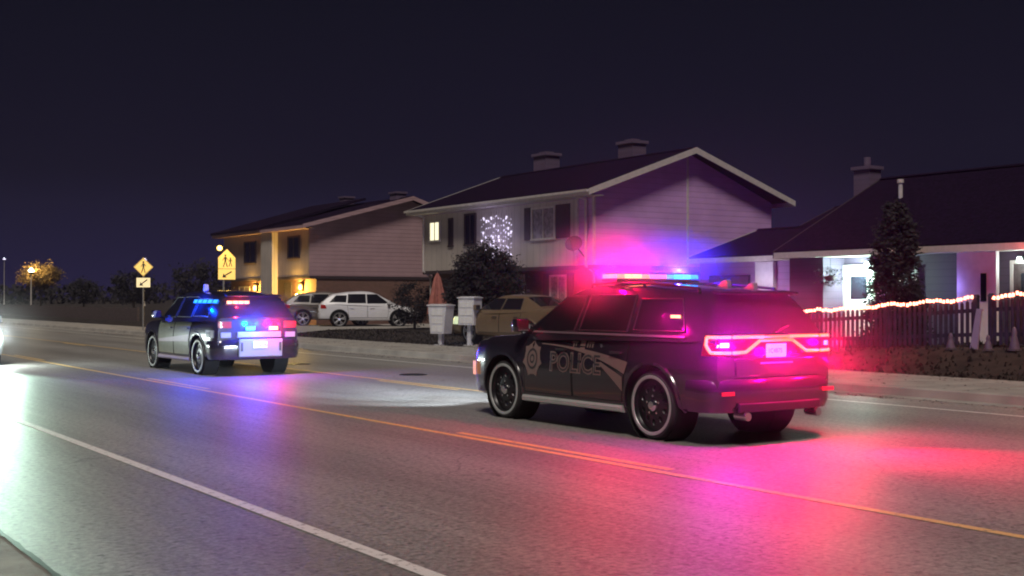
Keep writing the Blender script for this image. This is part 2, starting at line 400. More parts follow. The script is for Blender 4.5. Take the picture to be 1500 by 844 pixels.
# iron covers in the road
for (x, y, lab) in ((12.6, 22.4, 'round dark iron cover in the far lane, nearer one'), (12.3, 27.6, 'round dark iron cover in the far lane, farther one')):
    b = MB(); b.lathe((x, y, 0), (0,0,1), [(.0,.010),(.24,.010),(.25,.013),(.29,.013),(.30,.0)], 24)
    for k in range(-3, 4): b.box(x-.2, x+.2, y+k*.06-.012, y+k*.06+.012, .010, .0145)
    tag(b.build('manhole_cover', 'rim_dark'), lab, 'manhole cover', 'iron covers in the road')

# ------------------------------------------------------------------ vehicles
def lerpf(ctrl):
    ys = [c[0] for c in ctrl]; vs = [c[1] for c in ctrl]
    def f(y): return float(np.interp(y, ys, vs))
    def g(y, w=.05): return (f(y-w)+2*f(y)+f(y+w))/4
    return g
class Car:
    def __init__(s, W, ZB, ZT, ZR, WB, WT, y0, y1, c0, c1, crown=.035, zroofref=1.62):
        s.W, s.ZB, s.ZT, s.ZR, s.WB, s.WT = map(lerpf, (W, ZB, ZT, ZR, WB, WT))
        s.y0, s.y1, s.c0, s.c1, s.crown, s.zref = y0, y1, c0, c1, crown, zroofref
    def body_half(s, y):
        w, b, t = s.W(y), s.ZB(y), s.ZT(y); h = t-b
        return [(0,b),(.6*w,b),(.88*w,b+.005),(.955*w,b+.05*h+.01),(.985*w,b+.16*h),(.995*w,b+.30*h),(1.0*w,b+.48*h),(.998*w,b+.62*h),(.985*w,b+.75*h),(.972*w,b+.84*h),(.955*w,b+.90*h),(.925*w,b+.955*h),(.87*w,b+.99*h),(.78*w,t+.004),(.45*w,t+s.crown*.7),(0,t+s.crown)]
    def cx(s, y, z):
        b = s.ZT(y); return s.WB(y)+(s.WT(y)-s.WB(y))*(z-b)/(s.zref-b)
    def cab_half(s, y):
        z0 = s.ZT(y)-.07; zr = max(s.ZR(y), z0+.10); zs = zr-.075
        zm = (z0+zs)/2; X = s.cx(y, zs)
        return [(s.cx(y,z0),z0),(s.cx(y,zm),zm),(X,zs),(X-.022,zr-.040),(X-.075,zr-.012),(.55*X,zr+.008),(0,zr+.016)]
    def sidex(s, y, z, cabin=False):
        pts = s.cab_half(y)[:3] if cabin else s.body_half(y)[2:12]
        return float(np.interp(z, [p[1] for p in pts], [p[0] for p in pts]))
    def topz(s, y, x):
        pts = s.cab_half(y)[2:][::-1]
        return float(np.interp(abs(x), [p[0] for p in pts], [p[1] for p in pts]))
    def loft(s, half, ys):
        b = MB(); rows = []
        for y in ys:
            h = half(y); rows.append([(x, y, z) for x, z in h]+[(-x, y, z) for x, z in h[::-1][1:]])
        return b, rows
    def side_patch(s, sgn, ya0, yb0, ya1, yb1, z0, z1, off, nu=10, nv=6, cabin=False, z0f=None, z1f=None):
        rows = []
        for i in range(nu+1):
            u = i/nu; r = []
            for j in range(nv+1):
                v = j/nv
                y = (ya0+(yb0-ya0)*u)*(1-v)+(ya1+(yb1-ya1)*u)*v
                za = z0f(u) if z0f else z0; zb = z1f(u) if z1f else z1
                z = za+(zb-za)*v
                r.append(Vector((sgn*(s.sidex(y, z, cabin)+off), y, z)))
            rows.append(r)
        return rows

def make_wheel(root, x, y, r, w, style, hub='chrome'):
    sg = 1 if x > 0 else -1
    we = MB()
    fx = sg*w/2    # outer face
    we.lathe((0,0,0), (sg,0,0), [(r*.80, w/2-.01),(r*.79, w/2-.03),(r*.74, w/2-.06),(r*.30, w/2-.055),(r*.2, w/2-.03),(0, w/2-.03)], 36)
    if style == 'police': rm = 'rim_dark'
    else:
        rm = 'rim_dark' if style == 'dark' else 'liner'
    o = we.build('wheel', rm, root, (x, y, r), smooth=35)
    t = MB(); t.lathe((0,0,0), (sg,0,0), [(r*.80,w/2-.012),(r*.86,w/2+.004),(r*.93,w/2-.0),(r*.98,w/2-.03),(r,w/2-.06),(r,-w/2+.06),(r*.97,-w/2+.02),(r*.8,-w/2),(r*.5,-w/2)], 44)
    for k in range(-1, 2):
        t.lathe((0,0,0), (sg,0,0), [(r+.001,k*.055-.02),(r+.004,k*.055-.018),(r+.004,k*.055+.018),(r+.001,k*.055+.02)], 44)
    t.build('tyre', 'rubber', o, smooth=40)
    if style == 'police':
        l = MB(); l.lathe((0,0,0), (sg,0,0), [(r*.775,w/2+.001),(r*.79,w/2+.008),(r*.86,w/2+.010),(r*.875,w/2+.005)], 44); l.build('rim_lip', 'rim_lip', o, smooth=40)
        h = MB(); h.lathe((0,0,0), (sg,0,0), [(0,w/2+.012),(.045,w/2+.010),(.07,w/2-.01),(.08,w/2-.05)], 20)
        for k in range(5):
            a = 2*PI*k/5+.3; h.cyl((sg*(w/2-.06), .105*math.cos(a), .105*math.sin(a)), (sg*(w/2-.02), .105*math.cos(a), .105*math.sin(a)), .014, n=8)
        h.build('hub_cap', 'chrome', o, smooth=35)
        s_ = MB(); rws = []
        for i in range(121):
            a = 2*PI*i/120; row = []
            for rr in np.linspace(.085, r*.735, 15):
                da = (a*10/(2*PI)) % 1.0-.5; ds = math.hypot(da*2*PI/10*rr, rr-.195)
                hole = .028 if ds < .028 else 0
                hh = w/2-.030-.022*sst((rr-.10)/.16)-hole
                row.append((sg*hh, rr*math.cos(a), rr*math.sin(a)))
            rws.append(row)
        s_.grid(rws); s_.build('wheel_face', 'rim_face', o, smooth=45)
    else:
        s_ = MB()
        for k in range(5):
            a = 2*PI*k/5+.2
            for da in (-.17, .17):
                c0 = Vector((sg*(w/2-.035), .05*math.cos(a), .05*math.sin(a))); c1 = Vector((sg*(w/2-.015), r*.77*math.cos(a+da), r*.77*math.sin(a+da)))
                s_.cyl(c0, c1, .028, .022, n=6)
        s_.lathe((0,0,0), (sg,0,0), [(0,w/2-.01),(.06,w/2-.012),(.075,w/2-.04)], 18)
        s_.lathe((0,0,0), (sg,0,0), [(r*.74,w/2-.03),(r*.76,w/2-.004),(r*.82,w/2+.003)], 40)
        s_.build('spokes', 'alloy', o, smooth=35)
    return o

def build_car(root, car, paint, axles, rw, arch, front_door, rear_door, windows, ws, rg, wheel_style='road', glass='car_glass', doors_z=(.40, 1.08), trim=True, wheel_w=.24, door_paint=None):
    # --- lower body
    ys = np.concatenate([np.linspace(car.y0, car.y0+.35, 9)[:-1], np.linspace(car.y0+.35, car.y1-.55, 34)[:-1], np.linspace(car.y1-.55, car.y1, 12)])
    b, rows = car.loft(car.body_half, ys)
    b.grid(rows); n = len(rows[0])
    loop = list(range(n-1))
    b2 = MB()
    vs = [p for r in rows for p in r[:-1]]; m = n-1; k = len(rows)
    b2.add(vs, [(i*m+j, i*m+(j+1) % m, (i+1)*m+(j+1) % m, (i+1)*m+j) for i in range(k-1) for j in range(m)]+[tuple(range(m))[::-1], tuple((k-1)*m+j for j in range(m))])
    body = b2.build('body', paint, root, smooth=35)
    cut = []
    for ya in axles:
        for sg in (-1, 1):
            c = MB(); c.cyl((sg*.60, ya, rw+.01), (sg*1.25, ya, rw+.01), arch, n=40)
            cut.append(c.build('cutter', paint, root))
    bool_cut(body, cut)
    for ya in axles:
        for sg in (-1, 1):
            l = MB(); xo = car.sidex(ya, rw+arch+.01)-.03
            l.lathe((0, ya, rw+.01), (sg,0,0), [(arch-.008, xo),(arch-.008, .62),(.05,.615)], 36)
            l.build('wheel_well', 'liner', root, smooth=35)
            if trim:
                t = MB(); rws = []
                for i in range(29):
                    a = R(-8)+R(196)*i/28; r = []
                    for rr, off in ((arch-.01, -.02), (arch-.004, .012), (arch+.035, .014), (arch+.045, .0)):
                        y = ya+rr*math.cos(a); z = rw+.01+rr*math.sin(a)
                        z = max(z, car.ZB(y)+.01)
                        r.append((sg*(car.sidex(y, z)+off), y, z))
                    rws.append(r)
                t.grid(rws); t.build('wheel_arch_trim', 'plastic' if trim == 'plastic' else paint, root, smooth=50)
            make_wheel(root, sg*(car.W(ya)-wheel_w/2-.025), ya, rw, wheel_w, wheel_style)
    # --- cabin shell
    ys = np.concatenate([np.linspace(car.c0, car.c0+.4, 14)[:-1], np.linspace(car.c0+.4, car.c1-1.0, 16)[:-1], np.linspace(car.c1-1.0, car.c1, 18)])
    b, rows = car.loft(car.cab_half, ys); m = len(rows[0]); b.grid(rows)
    b.add(rows[0], [tuple(range(m))]); b.add(rows[-1], [tuple(range(m))])
    b.build('roof', paint, root, smooth=35)
    # --- windows
    for sg in (-1, 1):
        for wdef in windows:
            g = MB(); g.grid(car.side_patch(sg, *wdef, .006, cabin=True)); w = g.build('side_window', glass, root, smooth=60)
            (ya0, yb0, ya1, yb1, z0, z1) = wdef
            fr = MB()
            pts = [(ya0, z0), (ya1, z1), (yb1, z1), (yb0, z0), (ya0, z0)]
            for (p, q) in zip(pts[:-1], pts[1:]):
                A = Vector((sg*(car.sidex(p[0], p[1], True)+.006), p[0], p[1])); B = Vector((sg*(car.sidex(q[0], q[1], True)+.006), q[0], q[1]))
                fr.cyl(A, B, .010, n=6)
            fr.build('frame', 'plastic', w)
    (ya, yb, wf) = ws
    g = MB(); g.grid([[(u*wf*car.cx(y, car.ZR(y)-.075), y+.004, car.topz(y, u*wf*car.cx(y, car.ZR(y)-.075))+.008) for u in np.linspace(-1, 1, 13)] for y in np.linspace(ya, yb, 12)]); g.build('windscreen', glass, root, smooth=60)
    (ya, yb, wf) = rg
    g = MB(); g.grid([[(u*wf*car.cx(y, car.ZR(y)-.075), y-.012, car.topz(y, u*wf*car.cx(y, car.ZR(y)-.075))+.006) for u in np.linspace(-1, 1, 13)] for y in np.linspace(ya, yb, 12)]); g.build('rear_window', glass, root, smooth=60)
    # --- doors
    for sg in (-1, 1):
        for dd in (front_door, rear_door):
            g = MB(); rws = car.side_patch(sg, *dd, *doors_z, .007, nu=12, nv=8)
            g.slab(rws, (-sg*.03, 0, 0)); d = g.build('door', door_paint or paint, root, smooth=40)
            sm_ = MB(); pts = [(dd[0], doors_z[0]), (dd[2], doors_z[1]), (dd[3], doors_z[1]), (dd[1], doors_z[0]), (dd[0], doors_z[0])]
            for (p, q2) in zip(pts[:-1], pts[1:]):
                pr = None
                for tt in np.linspace(0, 1, 9):
                    yy = p[0]+(q2[0]-p[0])*tt; zz = p[1]+(q2[1]-p[1])*tt; cu = Vector((sg*(car.sidex(yy, zz)+.003), yy, zz))
                    if pr is not None: sm_.cyl(pr, cu, .007, n=5)
                    pr = cu
            sm_.build('door_gap', 'liner', d)
            yh = min(dd[3], dd[2])+.20; zh = doors_z[1]-.13
            h = MB(); x = sg*(car.sidex(yh, zh)+.03)
            h.box(min(x, x+sg*.018), max(x, x+sg*.018), yh-.10, yh+.10, zh-.014, zh+.014)
            h.box(min(x, x-sg*.04), max(x, x-sg*.04), yh-.095, yh-.075, zh-.01, zh+.01); h.box(min(x, x-sg*.04), max(x, x-sg*.04), yh+.075, yh+.095, zh-.01, zh+.01)
            h.build('handle', 'plastic' if paint != 'white_paint' else paint, d, bevel=.004)
        # mirror
        ym = front_door[2]-.02; zm = car.ZT(ym)+.10; x = sg*(car.sidex(ym, zm, True))
        h = MB(); h.box(min(x+sg*.07, x+sg*.27), max(x+sg*.07, x+sg*.27), ym-.06, ym+.07, zm-.06, zm+.11)
        mo = h.build('wing_mirror', paint, root, bevel=.025, smooth=45)
        h = MB(); h.cyl((x-sg*.03, ym+.02, zm-.06), (x+sg*.12, ym, zm-.03), .03, .025, n=8); h.build('mirror_arm', 'plastic', mo)
        h = MB(); xa = sorted((x+sg*.085, x+sg*.255)); h.box(xa[0], xa[1], ym-.066, ym-.062, zm-.045, zm+.095); h.build('mirror_glass', 'chrome', mo)
    return body

SUV = dict(W=[(-2.52,.86),(-2.45,.915),(-2.25,.95),(-1.5,.965),(0,.962),(1.3,.962),(1.95,.95),(2.25,.90),(2.42,.83),(2.50,.74)],
  ZB=[(-2.52,.45),(-2.35,.36),(-1.5,.28),(0,.25),(1.5,.26),(2.3,.29),(2.5,.36)],
  ZT=[(-2.52,1.16),(-2.42,1.20),(-1.5,1.19),(0,1.16),(1.0,1.13),(1.25,1.13),(1.9,1.09),(2.3,1.03),(2.45,.95),(2.5,.88)],
  ZR=[(-2.50,1.16),(-2.46,1.22),(-2.22,1.60),(-2.15,1.665),(-1.9,1.70),(-1.0,1.765),(-.3,1.775),(.05,1.755),(.30,1.69),(1.25,1.13)],
  WB=[(-2.5,.84),(-2.0,.90),(-1.2,.925),(.2,.925),(.8,.90),(1.25,.84)], WT=[(-2.5,.60),(-2.0,.66),(-1.2,.70),(.2,.69),(.8,.66),(1.25,.60)],
  y0=-2.52, y1=2.50, c0=-2.49, c1=1.27, zroofref=1.66)
SEDAN = dict(W=[(-2.50,.83),(-2.42,.89),(-2.2,.93),(-1.5,.945),(0,.935),(1.3,.94),(1.95,.93),(2.25,.87),(2.42,.80),(2.50,.70)],
  ZB=[(-2.5,.42),(-2.3,.33),(-1.5,.24),(0,.21),(1.5,.22),(2.3,.24),(2.5,.30)],
  ZT=[(-2.5,1.08),(-2.35,1.10),(-1.7,1.07),(-1.0,1.02),(0,.99),(1.0,.97),(1.3,.97),(1.9,.93),(2.3,.86),(2.45,.78),(2.5,.70)],
  ZR=[(-1.95,1.07),(-1.80,1.12),(-.95,1.43),(-.6,1.475),(-.1,1.49),(.2,1.465),(.42,1.40),(1.25,.96)],
  WB=[(-1.9,.80),(-1.2,.86),(.2,.88),(.8,.86),(1.25,.80)], WT=[(-1.9,.50),(-1.2,.58),(.2,.62),(.8,.60),(1.25,.55)],
  y0=-2.50, y1=2.50, c0=-1.92, c1=1.27, zroofref=1.40)
CROSS = dict(W=[(-2.28,.80),(-2.2,.86),(-2.0,.90),(-1.4,.92),(0,.915),(1.2,.915),(1.8,.90),(2.05,.85),(2.2,.77),(2.28,.66)],
  ZB=[(-2.28,.50),(-2.1,.38),(-1.4,.29),(0,.27),(1.4,.28),(2.1,.33),(2.28,.42)],
  ZT=[(-2.28,.98),(-2.15,1.10),(-1.4,1.10),(0,1.03),(.9,1.0),(1.2,.99),(1.7,.94),(2.1,.83),(2.28,.68)],
  ZR=[(-2.22,1.06),(-2.15,1.14),(-1.75,1.47),(-1.65,1.51),(-1.0,1.60),(-.3,1.635),(.1,1.60),(.42,1.50),(1.35,.99)],
  WB=[(-2.2,.78),(-1.6,.85),(-.8,.875),(.2,.875),(.8,.85),(1.35,.80)], WT=[(-2.2,.52),(-1.6,.60),(-.8,.64),(.2,.64),(.8,.61),(1.35,.55)],
  y0=-2.28, y1=2.28, c0=-2.2, c1=1.35, zroofref=1.50)

def lightbar(root, yc, zc, width, mods, off_mid=False):
    lb = MB(); hw = width/2
    lb.prism([(-.13,zc-.05),(.13,zc-.05),(.15,zc-.025),(.13,zc-.012),(-.13,zc-.012),(-.15,zc-.025)], 'x', -hw, hw)
    lb.prism([(-.12,zc+.042),(.12,zc+.042),(.08,zc+.060),(-.08,zc+.060)], 'x', -hw+.02, hw-.02)
    base = lb.build('light_bar', 'plastic', root, (0, yc, 0), smooth=30)
    for sx in (-hw*.72, hw*.72):
        f = MB(); f.box(sx-.03, sx+.03, -.10, .10, zc-.10, zc-.05); f.build('mounting_foot', 'plastic', base)
    n = len(mods); w = width/n
    for i, mm in enumerate(mods):
        q = MB(); x0 = -hw+i*w+.006; x1 = x0+w-.012
        q.prism([(-.145,zc-.012),(.145,zc-.012),(.138,zc+.040),(-.138,zc+.040)], 'x', x0, x1)
        q.build('lamp_module', mm, base)
    return base

def sweep_bumper(root, car_w, yback, z0, z1, sgn, mt, name, wrap=.45, bulge=.07):
    path = []
    hw = car_w
    for t in np.linspace(-1, 1, 25):
        x = t*hw
        y = yback + sgn*bulge*(1-abs(t)**2.2) - sgn*(max(0, abs(t)-.82)/.18)**2*.10
        path.append((x*(1 if sgn < 0 else -1), y))
    s_ = 1 if sgn < 0 else -1
    path = [(-s_*(hw+.005), yback-sgn*wrap), (-s_*(hw+.008), yback-sgn*.25)]+path+[(s_*(hw+.008), yback-sgn*.25), (s_*(hw+.005), yback-sgn*wrap)]
    h = z1-z0
    b = MB(); b.sweep(path, [(-.10, z0), (.0, z0+.01), (.035, z0+.25*h), (.04, z0+.7*h), (.025, z1-.03), (-.02, z1), (-.10, z1)])
    return b.build(name, mt, root, smooth=50)

# ------- police SUV
def project_text(car, sg, txt, size, yfront, z0, off, offset=0.0, squash=1.0):
    vs, fs = text_mesh(txt, size, offset)
    out = []
    for x, y, z in vs:
        yy = yfront-x*squash; zz = z0+y
        out.append((sg*(car.sidex(yy, zz)+off), yy, zz))
    return out, fs

def police_suv():
    root = thing('police_suv', 'nearest black police SUV with glowing red and blue roof bar and looping red tail light', 'police car', (9.97, 12.08, 0))
    car = Car(**SUV)
    build_car(root, car, 'black_paint', (-1.52, 1.52), .392, .455,
        (.98, -.03, 1.02, -.03), (-.06, -1.00, -.06, -1.12),
        [(1.00,-.02,.34,-.04,1.20,1.635), (-.12,-1.05,-.12,-1.00,1.215,1.645), (-1.16,-2.02,-1.12,-1.80,1.235,1.60)],
        (1.16, .36, .93), (-2.44, -2.25, .90), wheel_style='police', doors_z=(.40,1.10), wheel_w=.26)
    # rear bumper, front bumper, side steps
    rb = sweep_bumper(root, .925, -2.50, .36, .74, -1, 'black_paint', 'rear_bumper', wrap=.38)
    q = MB(); q.sweep([(-.62,-2.60),(-.3,-2.625),(0,-2.63),(.3,-2.625),(.62,-2.60)], [(-.02,.37),(.012,.38),(.012,.46),(-.02,.47)]); q.build('lower_valance', 'plastic', rb)
    for sx in (-.55, .55):
        q = MB(); q.cyl((sx,-2.48,.33), (sx,-2.66,.33), .045, .048, n=14); q.build('exhaust_tip', 'chrome', rb, smooth=35)
    for sx in (-.78, .78):
        q = MB(); q.box(sx-.09, sx+.09, -2.600, -2.588, .56, .60); q.build('reflector', 'e_tail_dim', rb)
    fb = sweep_bumper(root, .80, 2.45, .30, .70, 1, 'black_paint', 'front_bumper', wrap=.40, bulge=.09)
    g = MB()
    for k in range(5): g.box(-.50, .50, 2.515, 2.545, .74+k*.045, .757+k*.045)
    g.box(-.55, .55, 2.50, 2.515, .71, .96); g.build('grille', 'plastic', root)
    # push bar
    g = MB()
    for sx in (-.30, .30): g.box(sx-.03, sx+.03, 2.62, 2.72, .42, .98)
    g.cyl((-.36,2.68,.95), (.36,2.68,.95), .03); g.cyl((-.36,2.68,.55), (.36,2.68,.55), .03)
    g.build('push_bar', 'plastic', root, bevel=.008)
    for sg in (-1, 1):
        q = MB(); q.sweep([(sg*.93, -1.02), (sg*.93, 1.02)] if sg > 0 else [(sg*.93, 1.02), (sg*.93, -1.02)], [(-.12,.275),(.0,.27),(.045,.285),(.050,.33),(.035,.352),(-.12,.36)])
        q.build('running_board', 'step', root, smooth=30)
        # headlamp
        rws = [[Vector((sg*x, 2.50-.0*x-max(0, x-.55)**2*.9+.012, z)) for z in (.80, .88, .955)] for x in np.linspace(.56, .80, 7)]
        q = MB(); q.slab(rws, (0, -.05, 0)); q.build('headlight', 'lamp_lens', root, smooth=40)
        # amber side marker at the bumper corner
        q = MB(); q.grid(car.side_patch(sg, 2.36, 2.20, 2.36, 2.20, .55, .74, .035)); q.build('side_marker', 'e_marker', root)
        # belt moulding under the glass
        q = MB(); q.grid(car.side_patch(sg, .90, -2.05, .90, -2.05, 1.168, 1.192, .012, nu=24, nv=2, cabin=True)); q.build('belt_moulding', 'alloy', root)
        # roof rail
        rl = MB(); pts = [(sg*.60, y, car.topz(y, .60)+.035) for y in np.linspace(.0, -1.95, 12)]
        for a_, b_ in zip(pts[:-1], pts[1:]): rl.cyl(a_, b_, .016, n=8)
        for y in (0, -1.0, -1.95): rl.cyl((sg*.60, y, car.topz(y,.6)-.01), (sg*.60, y, car.topz(y,.6)+.035), .02, n=8)
        rl.build('roof_rail', 'plastic', root)
        # red flasher behind the quarter glass
        q = MB(); x = sg*(car.sidex(-1.80, 1.40, True)+.012); xs_ = sorted((x, x+sg*.015)); q.box(xs_[0], xs_[1], -1.88, -1.72, 1.385, 1.42); q.build('side_flasher', 'e_redpink' if sg < 0 else 'e_red', root, bevel=.004)
        # fuel door / small badges of light
        # swoosh stripes
        def up(u): y = .55-1.68*u; return 1.00-.055*u-.14*u**3
        s1 = MB(); s1.grid(car.side_patch(sg, .62,-1.07,.62,-1.13,0,0,.0105, nu=26, nv=2, z0f=lambda u: 1.024-.03*u-.13*u**1.6-.14*u**3, z1f=lambda u: 1.036-.03*u-.14*u**2.2))
        s1.build('swoosh_stripe', 'decal', root, smooth=60)
        s2 = MB(); s2.grid(car.side_patch(sg, -.62,-1.03,-.62,-1.03,0,0,.0105, nu=14, nv=2, z0f=lambda u: .80-.28*u**1.1, z1f=lambda u: .85-.16*u))
        s2.build('swoosh_stripe', 'decal', root, smooth=60)
        # POLICE lettering (pale outline, dark face)
        if sg < 0:
            vs, fs = project_text(car, sg, 'POLICE', .33, .42, .70, .0115, .014, .97); q = MB(); q.add(vs, fs); q.build('lettering_outline', 'decal', root)
            vs, fs = project_text(car, sg, 'POLICE', .33, .42, .70, .0135, -.002, .97); q = MB(); q.add(vs, fs); q.build('lettering', 'plastic', root)
        # star badge
        cy, cz = .80, .83
        def ring(b, r1, r2, off, n=28, star=0):
            rws = []
            for i in range(n+1):
                a = 2*PI*i/n
                ro = r1*(1+star*(1 if i % 4 == 0 else (-.1 if i % 4 == 2 else 0)))
                row = []
                for rr in (ro, (ro+r2)/2, r2):
                    y = cy+rr*.86*math.sin(a); z = cz+rr*math.cos(a); row.append((sg*(car.sidex(y, z)+off), y, z))
                rws.append(row)
            b.grid(rws)
        q = MB(); ring(q, .205, .0, .0105, star=.22); bd = q.build('star_badge', 'decal', root)
        q = MB(); ring(q, .135, .105, .0125); ring(q, .060, .035, .0125); q.build('badge_ring', 'plastic', bd)
        # small crest above the rear door
        q = MB()
        def spatch(y0, y1, z0, z1): q.grid(car.side_patch(sg, y0, y1, y0, y1, z0, z1, .0105, nu=2, nv=1))
        zc = 1.055
        for (a, bb, c, d) in ((-.02,-.15,1.062,1.08),(-.05,-.075,1.01,1.062),(-.10,-.12,1.02,1.062),(-.19,-.29,.985,1.095),(-.33,-.355,1.01,1.08),(-.38,-.40,1.01,1.08),(-.33,-.47,1.066,1.082),(-.43,-.455,1.01,1.066)): spatch(a, bb, c, d)
        q.build('door_crest', 'decal', root)
    q = MB(); x = -(car.sidex(-.62, 1.04)+.012); q.cyl((x-.006, -.62, 1.04), (x+.02, -.62, 1.04), .022, n=10); q.build('door_lock_cap', 'chrome', root)
    # ---- racetrack tail light on the tailgate, wrapping round the corner
    def rear_pt(xx, z, off=.012):       # xx runs across the tail; beyond the corner it runs forward along the side
        hw = .865
        if abs(xx) <= hw: return Vector((xx, -2.525-off, z))
        e = abs(xx)-hw; sg = 1 if xx > 0 else -1
        y = -2.52+e*.95
        return Vector((sg*(car.sidex(y, z)+off*1.2), y, z))
    tl = MB(); rws = [[rear_pt(x, z, .006) for z in (.985, 1.10, 1.205)] for x in np.linspace(-1.06, 1.06, 41)]; tl.grid(rws)
    tl = tl.build('tail_light', 'lens_red', root, smooth=60)
    def tube(pts, m, r=.018):
        q = MB(); fine = []
        for (a, c) in zip(pts[:-1], pts[1:]):
            nn = max(2, int(abs(a[0]-c[0])/.05)+2)
            for t in np.linspace(0, 1, nn)[:-1]: fine.append((a[0]+(c[0]-a[0])*t, a[1]+(c[1]-a[1])*t))
        fine.append(pts[-1]); P = [rear_pt(x, z, .022) for x, z in fine]
        for a, c in zip(P[:-1], P[1:]): q.cyl(a, c, r, n=8)
        q.build('light_tube', m, tl)
    for s_ in (-1, 1):
        tube([(s_*.70,1.185),(s_*1.02,1.185),(s_*1.0,1.10),(s_*.93,1.02),(s_*.70,1.015)], 'e_tail')
        tube([(s_*.66,1.185),(s_*.20,1.185)], 'e_tail')
        tube([(s_*.66,1.015),(s_*.47,1.02),(s_*.26,1.14)], 'e_tail')
    tube([(-.26,1.145),(.26,1.145)], 'e_tail_mid', .018); tube([(-.22,1.185),(.22,1.185)], 'e_tail_mid', .014)
    for s_, mm, xx in ((-1, 'e_cyan', -.80), (1, 'e_blue', .85)):
        q = MB(); q.grid([[rear_pt(x, z, .020) for z in (1.075, 1.125)] for x in np.linspace(xx-.08, xx+.08, 4)]); q.build('rear_flasher', mm, root)
    # plate
    q = MB(); q.box(-.155, .155, -2.548, -2.536, .955, 1.105); pl = q.build('licence_plate', 'plate_glow', root, bevel=.004)
    vs, fs = text_mesh('1C4875', .07); q = MB(); q.add([(x-.135, -2.5495, y+1.005) for x, y, z in vs], fs); q.build('plate_number', 'trim_dark', pl)
    # tailgate line + wiper + spoiler
    q = MB(); q.sweep([(-.60,-2.30),(-.3,-2.34),(0,-2.35),(.3,-2.34),(.60,-2.30)], [(-.18,1.665),(.0,1.645),(.02,1.66),(.0,1.68),(-.18,1.70)]); q.build('roof_spoiler', 'black_paint', root, smooth=35)
    q = MB(); q.cyl((0,-2.49,1.22), (.30,-2.44,1.30), .010, n=6); q.build('rear_wiper', 'plastic', root)
    q = MB(); q.slab([[(x, -2.533, z) for z in (.76, .85, .94)] for x in np.linspace(-.60,.60,5)], (0,-.008,0)); q.build('tailgate_panel', 'black_paint', root, bevel=.004)
    q = MB(); q.box(-.25,.25,-2.556,-2.544,.885,.905); q.build('tailgate_trim', 'alloy', root)
    # roof antennas
    for (x, y, h) in ((.35,-1.35,.085), (.42,-1.72,.075)):
        q = MB(); z = car.topz(y, x); q.prism([(y+.11,z-.01),(y-.11,z-.01),(y-.09,z+h),(y-.02,z+h*.9)], 'x', x-.035, x+.035); q.build('roof_antenna', 'decal_lav', root, bevel=.012, smooth=40)
    lb = lightbar(root, -.42, 1.865, 1.34, ['e_red','e_redpink','e_redpink','e_red','e_pink','e_pink','e_blue','e_cyan','e_cyan','e_blue'])
    return root, car

suv, suv_car = police_suv()
HEAD_W = (.85, .95, 1.0)
light('POINT', 'bar_red_light', (-.62, -.42, 1.985), 210, (1, .0, .05), suv, size=0)
light('POINT', 'bar_blue_light', (.46, -.42, 1.95), 520, (.015, .01, 1), suv, size=0)
light('POINT', 'bar_side_light', (-.80, -.42, 1.88), 36, (1, .0, .12), suv, size=0)
light('POINT', 'side_flasher_light', (-1.0, -1.8, 1.42), 28, (1, .0, .35), suv, size=0)
light('POINT', 'tail_left_light', (-.90, -2.68, 1.12), 130, (.90, .0, .62), suv, size=0)
light('POINT', 'tail_middle_light', (.0, -2.75, 1.0), 150, (1, .0, .14), suv, size=0)
light('POINT', 'tail_right_light', (.80, -2.70, 1.10), 190, (1, .0, .07), suv, size=0)
light('SPOT', 'rear_red_beam', (.5, -2.75, .95), 1500, (1, .0, .07), suv, rot=(.02, -1, -.34), size=.0, spot=75, blend=1)
for sx in (-.68, .68):
    light('SPOT', 'suv_high_beam', (sx, 2.62, .86), 2200, (.72, .86, 1.0), suv, rot=(.03, 1, -.055), size=.02, spot=46, blend=1)
    light('SPOT', 'suv_headlight_beam', (sx, 2.62, .86), 500, (.80, .90, 1.0), suv, rot=(.05, 1, -.08), size=.02, spot=85, blend=.6)

